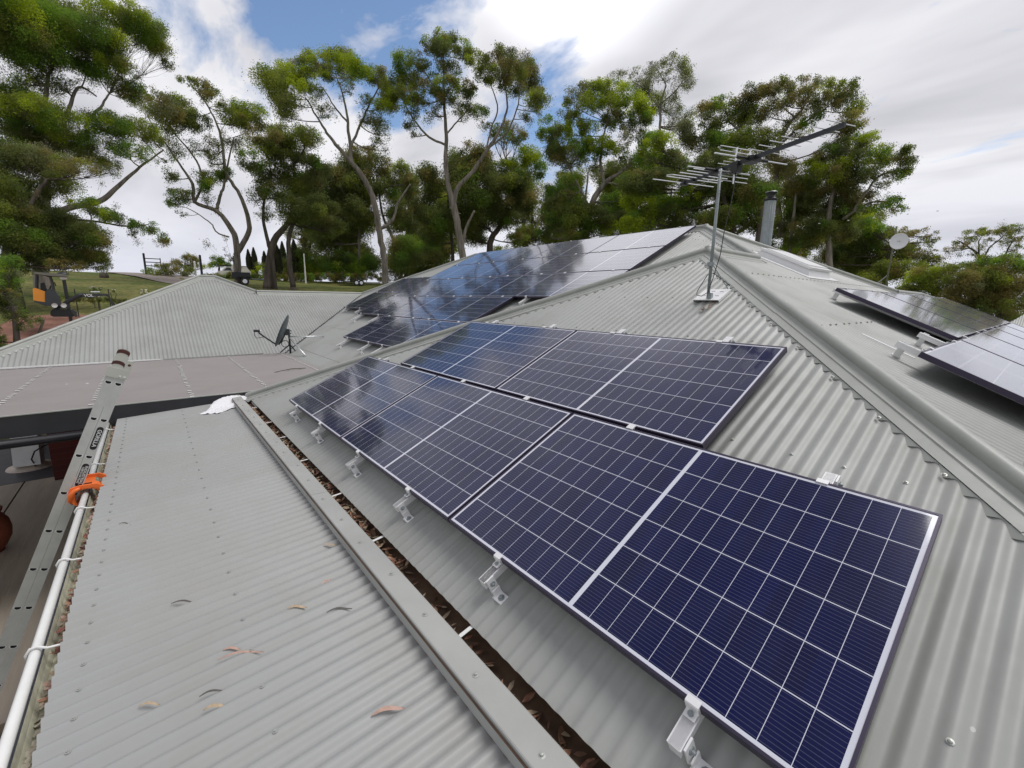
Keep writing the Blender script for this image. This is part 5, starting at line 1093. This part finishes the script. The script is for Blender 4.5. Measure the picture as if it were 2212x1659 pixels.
tree('gum_tree', 'gum tree with brownish rounded head above the chimney flue', 'tree', 38, 1640,
     [T3([(860, 1150, 22), (830, 900, 18), (835, 760, 16), (840, 640, 12), (900, 520, 8), (980, 430, 5)]), T3([(835, 760, 10), (700, 620, 7), (560, 500, 5)]), T3([(845, 640, 8), (1000, 500, 6), (1120, 420, 3)]), T3([(600, 1130, 12), (680, 1080, 14), (760, 1010, 10), (820, 900, 5)])],
     A3([(540, 395, 75, 35, 2), (600, 430, 60, 40, 3), (450, 440, 60, 45, 5), (500, 500, 90, 45, 1), (700, 340, 70, 40, 5), (660, 400, 60, 45, 5), (800, 310, 70, 40, 5), (900, 290, 90, 35, 5), (1010, 300, 70, 30, 4, .8), (860, 370, 90, 45, 0), (980, 360, 80, 40, 5), (1150, 320, 90, 35, 0), (1110, 380, 80, 40, 5), (1200, 360, 50, 45, 1), (1270, 420, 45, 50, 0), (1250, 500, 60, 45, 5), (700, 480, 90, 50, 1), (640, 500, 50, 40, 0), (800, 450, 70, 45, 5, .5), (900, 480, 80, 50, 5, .4), (1010, 500, 70, 30, 3, .8), (1050, 440, 70, 45, 4, .4), (940, 560, 90, 35, 0, .7), (1200, 560, 60, 50, 5, .6), (640, 600, 90, 50, 3), (520, 600, 80, 50, 3), (740, 610, 90, 50, 0), (420, 620, 80, 60, 1), (340, 560, 60, 60, 4, .8), (800, 700, 70, 60, 5, .5), (1220, 640, 50, 40, 1, .6)]), FOL, seed=11)
tree('gum_tree', 'dense dark gum tree low behind the television antenna', 'tree', 34, 1500,
     [T3([(640, 1250, 20), (560, 1000, 15), (500, 800, 9)]), T3([(720, 1250, 20), (740, 1000, 14), (700, 800, 8)])],
     A3([(180, 620, 90, 50, 2), (130, 700, 90, 50, 3), (250, 740, 90, 60, 1), (60, 850, 100, 60, 1), (180, 840, 80, 60, 1), (350, 800, 80, 60, 1), (330, 900, 70, 40, 2), (380, 960, 80, 60, 3), (250, 970, 90, 60, 3), (60, 950, 100, 50, 2), (120, 1040, 110, 60, 3), (300, 1060, 110, 60, 1), (20, 1080, 60, 60, 2), (450, 740, 70, 60, 1), (640, 800, 110, 70, 1), (560, 880, 90, 60, 1), (700, 900, 90, 70, 1), (620, 980, 100, 70, 1), (520, 1040, 90, 60, 1), (720, 1060, 100, 60, 1, .8), (620, 700, 60, 40, 5), (430, 860, 50, 50, 1)]), FOL, bark=m_barkD, seed=12)
tree('gum_tree', 'olive gum tree right of the flue with a branch pointing right', 'tree', 37, 1780,
     [T3([(1130, 1350, 22), (1120, 1100, 16), (1150, 900, 12), (1250, 780, 8), (1300, 650, 5)]), T3([(1260, 1000, 8), (1330, 900, 7), (1400, 810, 5), (1500, 780, 3)]), T3([(1200, 1050, 9), (1340, 960, 6), (1450, 950, 4)]), T3([(900, 1300, 14), (920, 1100, 11), (940, 900, 6)])],
     A3([(1330, 590, 75, 35, 2), (1280, 640, 80, 45, 0), (1390, 660, 70, 40, 2), (1420, 710, 70, 40, 2), (1530, 680, 50, 40, 0), (1570, 750, 40, 40, 1), (1520, 790, 45, 25, 3), (1180, 640, 80, 35, 1), (1110, 680, 70, 50, 5), (1230, 720, 90, 45, 0), (1060, 760, 90, 50, 2), (1140, 800, 90, 50, 0), (1270, 810, 80, 60, 1), (1370, 800, 60, 40, 1, .7), (1420, 860, 50, 25, 1, .6), (1390, 970, 60, 25, 1), (1470, 955, 50, 30, 3), (1520, 990, 35, 25, 1), (1330, 990, 50, 25, 3, .6), (1000, 850, 100, 60, 1), (1150, 900, 110, 60, 5), (1270, 920, 70, 60, 5), (950, 950, 110, 70, 1), (1080, 990, 110, 60, 1), (1200, 1000, 100, 60, 1, .8), (900, 1060, 90, 60, 1, .8), (1040, 1100, 110, 60, 1), (1180, 1110, 90, 60, 1), (980, 1180, 110, 50, 1), (880, 760, 70, 60, 5, .7), (930, 860, 70, 50, 5)]), FOL, seed=13)
tree('gum_tree', 'low spreading gum tree on the far right behind the white dish', 'tree', 45, 1950,
     [T3([(1440, 1500, 18), (1440, 1300, 12), (1500, 1180, 8), (1600, 1130, 5)])],
     A3([(1370, 1090, 90, 45, 3), (1300, 1040, 80, 40, 2), (1450, 1120, 60, 40, 0), (1530, 1120, 80, 30, 5), (1640, 1130, 70, 25, 5), (1700, 1160, 40, 20, 0), (1560, 1180, 90, 30, 5, .6), (1500, 1240, 110, 55, 0), (1620, 1240, 70, 40, 5), (1330, 1180, 120, 60, 1), (1230, 1120, 110, 60, 1), (1400, 1270, 120, 60, 1), (1540, 1330, 120, 60, 0), (1680, 1290, 60, 40, 0), (1260, 1290, 110, 60, 1), (1180, 1220, 100, 60, 1), (1120, 1260, 80, 50, 1)]), FOL, bark=m_barkD, seed=14)
tree('gum_tree', 'flat-topped umbrella tree with bare forked stems on the far right', 'tree', 62, 2120,
     [T3([(1960, 1420, 10), (1960, 1260, 7), (1900, 1200, 5), (1850, 1170, 3)]), T3([(1965, 1300, 6), (2020, 1210, 4), (2090, 1150, 3)]), T3([(1960, 1260, 5), (1960, 1180, 3), (1970, 1150, 2)]), T3([(2100, 1400, 7), (2110, 1250, 5), (2150, 1170, 3)])],
     A3([(1880, 1170, 60, 25, 5), (1920, 1135, 70, 25, 0), (2000, 1115, 70, 22, 0), (2080, 1110, 60, 22, 5), (2140, 1100, 50, 28, 0), (1840, 1200, 50, 20, 5), (1770, 1220, 50, 14, 5, .8), (2050, 1165, 60, 15, 5, .7), (2130, 1165, 50, 15, 5, .7), (2200, 1150, 40, 25, 5, .8), (1950, 1240, 40, 15, 1, .6), (2170, 1210, 40, 20, 1, .6)]), FOL, bark=m_barkD, seed=15, leaf_px=2.6, twig=1)
tree('gum_tree', 'broad brownish bush tree at the right edge above the far roof', 'tree', 33, 2120,
     [T3([(1850, 1700, 20), (1850, 1480, 12), (1900, 1360, 6)]), T3([(2080, 1700, 18), (2080, 1480, 10), (2120, 1340, 5)])],
     A3([(1700, 1330, 80, 50, 0), (1620, 1400, 90, 60, 2), (1740, 1420, 80, 60, 0), (1560, 1460, 80, 50, 1), (1840, 1330, 110, 45, 0), (1960, 1290, 110, 40, 3), (2080, 1280, 110, 40, 3), (2190, 1290, 80, 50, 0), (1900, 1400, 110, 60, 5), (2040, 1370, 110, 60, 0), (2170, 1400, 90, 60, 5), (1860, 1490, 110, 60, 5), (2000, 1480, 110, 60, 5), (2130, 1500, 110, 60, 5), (1740, 1520, 100, 60, 1), (1620, 1520, 90, 50, 1), (1950, 1570, 130, 50, 1), (2120, 1580, 130, 50, 1)]), FOL, bark=m_barkD, seed=16, leaf_px=3.4)
def auto_tree(px, top, w_, dist, seed, vars_, label, bark=None, low=560, den=.95):
    random.seed(seed * 7 + 1); cl = []; y = top
    while y < low:
        k = random.randint(2, 3); ww = w_ * (.55 + .45 * math.sin(min(1, (y - top) / 90 + .25) * 1.57))
        for _ in range(k): cl.append((px + random.uniform(-ww, ww), y + random.uniform(-10, 10), random.uniform(22, 40), random.uniform(12, 22), random.choice(vars_), random.uniform(.6, 1.1) * den))
        y += 24
    hh = 620 - top; tr = [[(px, 620, 7), (px + random.uniform(-8, 8), 620 - hh * .4, 6), (px + random.uniform(-10, 10), 620 - hh * .7, 4), (px + random.uniform(-12, 12), top + 14, 2)], [(px, 620 - hh * .35, 4), (px + w_ * .4, 620 - hh * .55, 3), (px + w_ * .5, 620 - hh * .78, 2)]]
    return tree('gum_tree', label, 'tree', dist, px, tr, cl, FOL, bark=bark or m_barkD, seed=seed, leaf_px=3.0, group='distant gum trees filling the tree line', twig=1)
for i, (px, top, w_, d_, vs__, lb) in enumerate(((665, 400, 34, 74, (1, 0, 5), 'distant gum between the many-stemmed tree and the light green garden tree'), (760, 395, 40, 72, (1, 0, 5), 'distant gum seen left of the leaning umbrella gum trunk'), (880, 385, 34, 76, (0, 5, 1), 'distant gum seen above the very dark round evergreen'),
    (945, 400, 30, 70, (1, 1, 0), 'distant dark gum just left of the tallest pale trunk'), (1130, 400, 40, 72, (1, 5, 0), 'distant gum above the far end of the big array'), (1215, 390, 34, 70, (1, 3, 0), 'distant gum left of the lime-topped tree'), (1340, 370, 40, 70, (1, 3, 0), 'distant gum right of the lime-topped trunk'),
    (1430, 350, 40, 66, (1, 0, 3), 'distant gum left of the antenna mast'), (1560, 330, 36, 62, (1, 5, 1), 'distant dark gum between mast and flue'), (1700, 380, 40, 60, (5, 1, 0), 'distant gum just right of the flue'), (1850, 470, 50, 66, (5, 1, 0), 'distant gum low down left of the white dish'))):
    auto_tree(px, top, w_, d_, 60 + i, vs__, lb, low=600 if px > 1500 else 570)
# bush growing close at the left edge
random.seed(21)
tree('shrub', 'big feathery green shrub close at the left edge above the roof', 'shrub', 15.5, 40,
     [[(40, 830, 9), (36, 740, 7), (30, 660, 4)], [(60, 830, 6), (80, 740, 4), (95, 690, 2)]],
     [(14, 566, 26, 20, 3), (26, 593, 20, 15, 4, .7), (0, 604, 34, 24, 3), (10, 625, 30, 18, 5), (36, 636, 14, 10, 5, .7), (5, 652, 34, 18, 1), (38, 660, 20, 10, 1, .8), (58, 672, 18, 8, 1, .7), (20, 682, 36, 16, 1), (58, 688, 28, 12, 1, .7), (84, 690, 14, 8, 1, .6), (45, 706, 20, 10, 1, .6), (-15, 725, 30, 24, 1), (4, 752, 14, 14, 1), (-40, 640, 30, 70, 1)], FOL, bark=m_barkD, seed=21, group='garden shrubs', leaf_px=3.6, dens=.9, grow=.95)
# ---- small far plants
def bush(label, px, py, rx_, ry_, dist, mats, v=0, seed=0, name='shrub', cat='shrub', extra=(), leaf_px=2.4, group='far garden shrubs', dens=1.0, trunk=True):
    cl = [(px, py, rx_, ry_, v)] + list(extra)
    return tree(name, label, cat, dist, px, [[(px, py + ry_ * 1.6, 2.5), (px, py, 1.2)]], cl, mats, bark=m_barkD, seed=seed, group=group, leaf_px=leaf_px, dens=dens, limbs=trunk, twig=0)
bush('dark rounded hedge clump beside the open gate', 345, 583, 26, 12, 57, FOL, 1, 31, extra=[(375, 583, 30, 13, 5), (400, 584, 18, 12, 1), (325, 588, 14, 9, 3)])
bush('domed olive tree on the skyline beyond the gate', 400, 564, 30, 14, 75, FOL, 5, 32, 'tree', 'tree', extra=[(372, 570, 14, 7, 5), (420, 568, 20, 10, 5), (440, 575, 20, 9, 0)], group='far garden trees')
bush('small bright green tree on the skyline left of the vehicle', 473, 563, 18, 11, 72, FOL, 3, 33, 'tree', 'tree', extra=[(466, 570, 16, 9, 2), (490, 568, 12, 8, 3)], group='far garden trees')
bush('pale green leafy tree behind the hedge, below the umbrella gum', 650, 560, 22, 24, 62, FOL, 3, 34, 'tree', 'tree', extra=[(665, 585, 24, 18, 2), (690, 575, 18, 22, 3), (640, 590, 20, 16, 3)], group='far garden trees')
bush('light green tree behind the hedge with yellowish leaves', 725, 575, 28, 26, 60, FOL, 3, 35, 'tree', 'tree', extra=[(745, 560, 26, 20, 3), (760, 585, 26, 20, 2), (715, 592, 22, 14, 2), (790, 575, 22, 24, 3)], group='far garden trees')
bush('very dark round evergreen between the pale trunks', 880, 545, 34, 32, 50, FOL, 1, 36, 'tree', 'tree', extra=[(865, 575, 34, 26, 1), (905, 570, 30, 28, 1), (890, 525, 24, 18, 3), (930, 560, 24, 26, 1), (860, 600, 40, 16, 1)], group='far garden trees')
bush('olive shrub between the vehicle and the cypresses', 575, 577, 24, 12, 66, FOL, 0, 37, extra=[(560, 584, 18, 9, 2)])
bush('brown-leaved shrub behind the third gum trunk', 620, 572, 20, 18, 64, FOL, 5, 38)
def hedge(label, x0, x1, py, ry_, dist, mats, v, seed, slope=0.0):
    n = max(3, int((x1 - x0) / 9)); cl = [(x0 + (x1 - x0) * (i + .5) / n, py + slope * (i - n / 2) + random.uniform(-1, 1), 8, ry_, v if random.random() < .75 else (v + 4) % 6) for i in range(n)]
    return tree('hedge', label, 'hedge', dist, (x0 + x1) / 2, [[((x0 + x1) / 2, py + ry_, 2), ((x0 + x1) / 2, py, 1)]], cl, mats, bark=m_barkD, seed=seed, group=None, leaf_px=2.2, limbs=False)
random.seed(40)
hedge('long dark clipped hedge with bronze tips running behind the gum trunks', 440, 830, 598, 9, 58, FOL, 5, 41, .0)
hedge('short dark hedge behind the excavator arm', 122, 305, 648, 6, 28.5, FOL, 1, 42, .5)
for (px, tpy, bpy_, rw_, d_, lb) in ((541, 541, 590, 4.5, 70, 'leftmost and shortest of the dark pencil cypresses'), (553, 537, 592, 5, 70, 'second pencil cypress from the left, close to the first'), (575, 545, 592, 5, 68, 'third pencil cypress, half hidden by a gum trunk'), (601, 528, 592, 9, 60, 'broad dark cypress behind the twin gum trunks'), (640, 520, 592, 7, 62, 'tall dark cypress left of the light pole'), (615, 524, 590, 6, 66, 'narrow dark cypress between the two broad ones')):
    g0 = at(px, 600, d_); g0.z = hgt(g0.x, g0.y); px2m = d_ / FOC; root = thing('cypress', lb, 'tree', g0, 'pencil cypresses'); mb = MB(); zt_ = at(px, tpy, d_).z
    mb.tube([g0, V((g0.x, g0.y, zt_ - .5))], [.18, .03], 6); mb.build('trunk', m_barkD, root)
    mb = MB(); random.seed(int(px))
    for _ in range(1500):
        t = random.random(); z = g0.z + .3 + (zt_ - g0.z - .3) * t; r = rw_ * px2m * (min(1, (1 - t) * 3) ** .6) * (.8 + .2 * math.sin(t * 3.1)); a = random.uniform(0, 6.28); rr_ = r * random.uniform(.75, 1.08); p = V((g0.x + math.cos(a) * rr_, g0.y + math.sin(a) * rr_, z))
        u_ = V((math.cos(a) * .2, math.sin(a) * .2, 1)).normalized() * .16; b = V((-math.sin(a), math.cos(a), 0)) * .07; mb.face([p - u_, p + b, p + u_ * 1.4, p - b])
    mb.build('crown', lf_cyp, root)
# rose bushes on the lawn
for (px, py, d_, rx_, lb) in ((206, 625, 32, 13, 'rose bush with white flowers behind the excavator arm'), (311, 631, 32, 10, 'smaller rose bush with cream flowers right of the excavator'), (245, 628, 32, 3, 'thin staked rose between the two flowering bushes')):
    root = tree('rose_bush', lb, 'rose bush', d_, px, [[(px - 4, py + 18, .8), (px - 5, py + 4, .6)], [(px + 5, py + 18, .8), (px + 6, py + 4, .6)]], [(px - rx_ * .5, py, rx_ * .6, 5, 1, .7), (px + rx_ * .5, py, rx_ * .6, 5, 3, .7)], FOL, bark=m_barkD, seed=int(px), group='roses on the lawn', leaf_px=2.2, limbs=False)
    mb = MB(); random.seed(int(px) + 1)
    for _ in range(18 if rx_ > 5 else 3):
        p = at(px + random.uniform(-rx_, rx_), py + random.uniform(-6, 3), d_ + random.uniform(-.3, .2)); mb.lathe(p, [(.001, -.02), (.045, 0), (.04, .03), (.001, .045)], 6)
    mb.build('flowers', mat('rose_petals', (.72, .68, .55), .7), root)['kind'] = 'stuff'
g0 = at(224, 590, 50); o_ = MB(); o_.lathe(V((g0.x, g0.y, hgt(g0.x, g0.y))), [(.28, 0), (.32, .1), (.27, .32), (.2, .38), (.001, .38)], 12); o_ = o_.build('stump', m_barkD, None, True); solo(o_); tag(o_, 'dark tree stump on the lawn left of the gravel drive', 'stump')

# ------------------------------------------------------------------ excavator
ed = 26.0
def ex(px, py, dz=0): return at(px, py, ed + dz)
eb0 = ex(125, 683); exc = thing('excavator', 'small excavator with a canopy, orange rear cover and dark boom on the red dirt', 'excavator', eb0)
EZ = V((0, 0, 1))
def facing(px):
    b = ray(px, 600); b.z = 0; b.normalize(); return V((b.y, -b.x, 0)), b
er, ebk = facing(150); EA = (er, ebk, EZ)
m_eo = mat('orange_paint', (.72, .27, .03), .5, var=.06); m_ed = mat('excavator_grey', (.035, .04, .042), .5, var=.2)
def eprism(pts, depth, dz=0):
    mb = MB(); F1 = [ex(x, y) + ebk * (dz - depth / 2) for x, y in pts]; F2 = [p + ebk * depth for p in F1]; mb.face(F1); mb.face(F2[::-1])
    for i in range(len(F1)): j = (i + 1) % len(F1); mb.face([F1[i], F1[j], F2[j], F2[i]])
    return mb
eprism([(73, 624), (77, 622), (99, 630), (99, 652), (97, 653), (74, 648)], 1.3).build('rear_cover', m_eo, exc)
eprism([(99, 630), (106, 624), (118, 626), (128, 640), (131, 650), (133, 660), (100, 660), (76, 652), (76, 649), (99, 652)], 1.35).build('body', m_ed, exc)
eprism([(116, 658), (150, 656), (152, 664), (118, 668)], .9).build('swing_frame', m_ed, exc)
eprism([(73, 591), (78, 588.5), (135, 593), (146, 596), (146, 599), (110, 597), (80, 593)], 1.35).build('canopy', mat('canopy_paint', (.16, .16, .13), .6), exc)
for dz in (-.55, .55):
    mb = MB(); mb.tube([ex(99, 595) + ebk * dz, ex(108, 597) + ebk * dz, ex(114, 612) + ebk * dz, ex(118, 645) + ebk * dz], .035, 6); mb.build('canopy_post', m_ed, exc)
    mb = MB(); mb.tube([ex(80, 594) + ebk * dz, ex(79, 626) + ebk * dz], .03, 6); mb.build('canopy_post', m_ed, exc)
eprism([(88, 612), (96, 610), (99, 620), (104, 630), (88, 628)], .5).build('seat', m_black, exc)
for l_ in ([ex(113, 614), ex(118, 610), ex(121, 618)], [ex(106, 630), ex(110, 617)]):
    mb = MB(); mb.tube(l_, .02, 6); mb.build('control_lever', m_black, exc)
for dz in (-.5, .5):
    t_ = eprism([(110, 672), (114, 668), (158, 669), (166, 674), (164, 681), (156, 683), (116, 683), (110, 680)], .28, dz); tk = t_.build('track', m_black, exc)
eprism([(152, 668), (162, 671), (168, 682), (163, 684), (158, 677)], 1.3).build('blade', m_ed, exc)
mb = MB(); mb.tube([ex(138, 658), ex(150, 649), ex(172, 638), ex(182, 636)], [.08, .08, .09, .07], 8); bo_ = mb.build('boom', m_ed, exc)
mb = MB(); mb.tube([ex(145, 649), ex(174, 637)], .04, 6); mb.build('boom_ram', m_alu, bo_)
mb = eprism([(176, 637), (181, 634), (216, 634), (232, 635), (237, 640), (234, 641), (226, 639), (214, 640), (198, 643), (178, 642)], .2); st2 = mb.build('dipper', m_ed, exc)
mb = MB(); mb.tube([ex(196, 630.5), ex(216, 630.5)], .03, 6); mb.build('dipper_ram', m_alu, st2)
text_mesh('VOLVO', .15, 'lettering', m_white, st2, ex(199, 638.5) - ebk * .103, er, EZ)
mb = eprism([(232, 637), (236, 638), (241, 650), (254, 664), (251, 668), (245, 665), (239, 653)], .45); mb.build('bucket', m_ed, exc)
for x in (119, 138):
    mb = MB(); mb.lathe(ex(x, 659) - ebk * .7, [(.001, .0), (.09, .0), (.09, .05)], 10, -ebk); mb.build('lamp', m_white, exc)
# lamp on a post beside it
g0 = at(145, 645, 27.5); g0.z = hgt(g0.x, g0.y); lpz = at(142, 600, 27.5)
lamp = thing('garden_lamp', 'dark garden lamp post with a white globe standing behind the excavator', 'lamp post', g0)
mb = MB(); mb.tube([g0, V((g0.x, g0.y, lpz.z - .1))], .06, 8); mb.build('post', m_char, lamp)
mb = MB(); mb.lathe(V((g0.x, g0.y, lpz.z - .12)), [(.001, 0), (.10, .05), (.13, .16), (.09, .26), (.001, .3)], 12); mb.build('globe', m_white, lamp, True)
mb = MB(); mb.lathe(V((g0.x, g0.y, lpz.z + .14)), [(.2, 0), (.18, .06), (.001, .12)], 12); mb.build('cap', m_char, lamp, True)
for (px, lb) in ((163, 'thin dark stake with a hanging tag on the lawn behind the arm'), (236, 'thin dark stake on the lawn right of the arm')):
    g0 = at(px, 640, 29); g0.z = hgt(g0.x, g0.y); mb = MB(); mb.tube([g0, V((g0.x, g0.y, at(px, 624, 29).z))], .02, 6); o_ = solo(mb.build('garden_stake', m_char), g0); tag(o_, lb, 'stake', 'stakes on the lawn')

# ------------------------------------------------------------------ gate, vehicle, trailers, pole
gd_ = 58
er, ebk = facing(420); EA = (er, ebk, EZ)
def gp(px, py, d=gd_): return at(px, py, d)
def gpost(px, py, h_, w_, m, name, label, cat, d=gd_, grp=None):
    g0 = gp(px, py, d); g0.z = hgt(g0.x, g0.y); mb = MB(); mb.box(g0 + V((0, 0, h_ / 2)), (w_, w_, h_)); mb.lathe(g0 + V((0, 0, h_)), [(w_ * .75, 0), (w_ * .75, .05), (.001, .12)], 4); o = solo(mb.build(name, m), g0); tag(o, label, cat, grp); return g0
g1 = gpost(317, 600, 2.0, .18, m_char, 'gate_post', 'black gate post standing left of the open gate', 'gate post')
gt = thing('farm_gate', 'open black gate with two rails beside the hedge clump', 'gate', g1)
mb = MB(); e2 = g1 + er * 1.25
for z in (.55, .9, 1.25): mb.box(g1 + er * .65 + V((0, 0, z + .35)), (1.2, .05, .08), EA)
mb.box(e2 + V((0, 0, 1.2)), (.08, .06, 1.0), EA); mb.build('rails', m_char, gt)
gpost(424, 600, 1.5, .16, m_white, 'stake_post', 'short white marker post beside the long hedge', 'post')
gpost(437, 600, 2.2, .20, m_char, 'gate_post', 'black post at the left end of the long hedge', 'gate post')
# station wagon behind the hedge
vdist = 64
vc = at(497, 600, vdist); vc.z = hgt(vc.x, vc.y)
car = thing('station_wagon', 'white four-wheel-drive wagon with a round spare wheel showing above the hedge', 'car', vc)
def vp_(pts, depth, dz=0):
    mb = MB(); F1 = [at(x, y, vdist) + ebk * (dz - depth / 2) for x, y in pts]; F2 = [p + ebk * depth for p in F1]; mb.face(F1); mb.face(F2[::-1])
    for i in range(len(F1)): j = (i + 1) % len(F1); mb.face([F1[i], F1[j], F2[j], F2[i]])
    return mb
m_car = mat('white_car_paint', (.70, .66, .60), .35, coat=.5); m_gl = mat('car_glass', (.02, .03, .035), .1)
vp_([(468, 590), (470, 586), (538, 585), (541, 590), (541, 603), (468, 603)], 1.8).build('body', m_car, car)
vp_([(476, 586), (487, 577), (531, 576.5), (537, 585)], 1.6).build('cabin', m_car, car)
vp_([(481, 585), (489, 578.5), (502, 578.5), (502, 585)], 1.66).build('window', m_gl, car); vp_([(507, 585), (507, 578.5), (522, 578.5), (514, 585)], 1.66).build('window', m_gl, car)
for x in (480, 528):
    mb = MB(); mb.tube([at(x, 606, vdist) - ebk * 1.0, at(x, 606, vdist) + ebk * 1.0], .38, 14); mb.build('wheel', m_black, car)
mb = MB(); mb.tube([at(505, 580, vdist) - ebk * 1.05, at(505, 580, vdist) - ebk * .85], .36, 18); mb.build('spare_wheel', m_car, car)
mb = MB(); mb.box(at(503, 574.8, vdist), (3.0, 1.3, .07), EA); mb.build('roof_rack', m_char, car)
def trailer(label, px0, px1, pyb, pyw, dist, dark, wheels, name='trailer', box=True):
    px2m = dist / FOC; c0 = at((px0 + px1) / 2, pyw, dist); c0.z = hgt(c0.x, c0.y); root = thing(name, label, 'trailer', c0, 'trailers on the grass'); zb = c0.z + .35 + (.25 if box else .1)
    a = at(px0, pyw, dist); b = at(px1, pyw, dist); a.z = b.z = zb; d = (b - a); Ln = d.length; d.normalize(); pp = V((-d.y, d.x, 0)); AX = (d, pp, V((0, 0, 1)))
    mb = MB()
    if box: mb.box(a.lerp(b, .5) + V((0, 0, .25)), (Ln, 1.5, .50), AX)
    else: mb.box(a.lerp(b, .5), (Ln, 1.5, .08), AX); mb.box(a.lerp(b, .0) + V((0, 0, .14)), (.3, 1.5, .2), AX)
    mb.build('tray', dark, root)
    mb = MB(); mb.box(b + d * .9 - V((0, 0, .02)), (1.9, .08, .09), AX); mb.box(b + d * 1.7, (.1, .3, .12), AX); mb.build('drawbar', m_steel, root)
    for w_ in wheels:
        c = a.lerp(b, w_); c.z = c0.z + .33
        for s in (-1, 1):
            mb = MB(); mb.tube([c + pp * (s * .72), c + pp * (s * .92)], .33, 18); wh = mb.build('wheel', m_black, root); mb = MB(); mb.tube([c + pp * (s * .925), c + pp * (s * .935)], .18, 12); mb.build('rim', m_alu, wh)
    mb = MB(); c = a.lerp(b, sum(wheels) / len(wheels)); c.z = c0.z + .72; ww = .5 + .37 * (len(wheels) - 1)
    for s in (-1, 1): mb.box(c + pp * (s * .82), (ww * 2, .24, .035), AX); mb.box(c + pp * (s * .82) + d * ww - V((0, 0, .12)), (.035, .24, .24), AX); mb.box(c + pp * (s * .82) - d * ww - V((0, 0, .12)), (.035, .24, .24), AX)
    mb.build('mudguard', m_char, root); return root
trailer('dark box trailer parked between the gum trunks', 503, 542, 603, 613, 47, m_char, (.68,))
trailer('low tandem-axle flat trailer on the dry grass left of the array', 741, 787, 612, 617, 56, m_ed, (.64, .86), box=False)
g0 = at(660, 600, 56); g0.z = hgt(g0.x, g0.y); mb = MB(); mb.tube([g0, V((g0.x, g0.y, at(657, 548, 56).z))], [.09, .06], 8); o_ = solo(mb.build('light_pole', m_white), g0); tag(o_, 'thin white pole rising out of the hedge between green trees', 'pole')

# ------------------------------------------------------------------ far outbuilding on the right
sh = thing('outbuilding', 'low outbuilding with a pale corrugated roof beyond the right-hand array', 'shed', (9.5, 27.5, GZ - .2))
FR = Plane((0, 24.4, 1.02 - 3.4 * T25), X1, Y1); sheet(FR, [(3.2, 24.4), (19, 24.4), (15.6, 27.8), (4.6, 27.8)], m_roofX, 'roof_sheet', sh, 4)
FRb = Plane((0, 31.2, 1.02 - 3.4 * T25), X1, (0, -1, 0)); sheet(FRb, [(3.2, 31.2), (19, 31.2), (15.6, 27.8), (4.6, 27.8)], m_roofX, 'roof_sheet', sh, 4)
cap((4.6, 27.8, 1.02), (15.6, 27.8, 1.02), FR, FRb, 'ridge_cap', sh, w_=.3, roll=.05)
wl = MB(); wl.box((10.8, 27.8, -1.75), (13.4, 5.9, 2.4)); wl.build('wall', m_brick, sh)
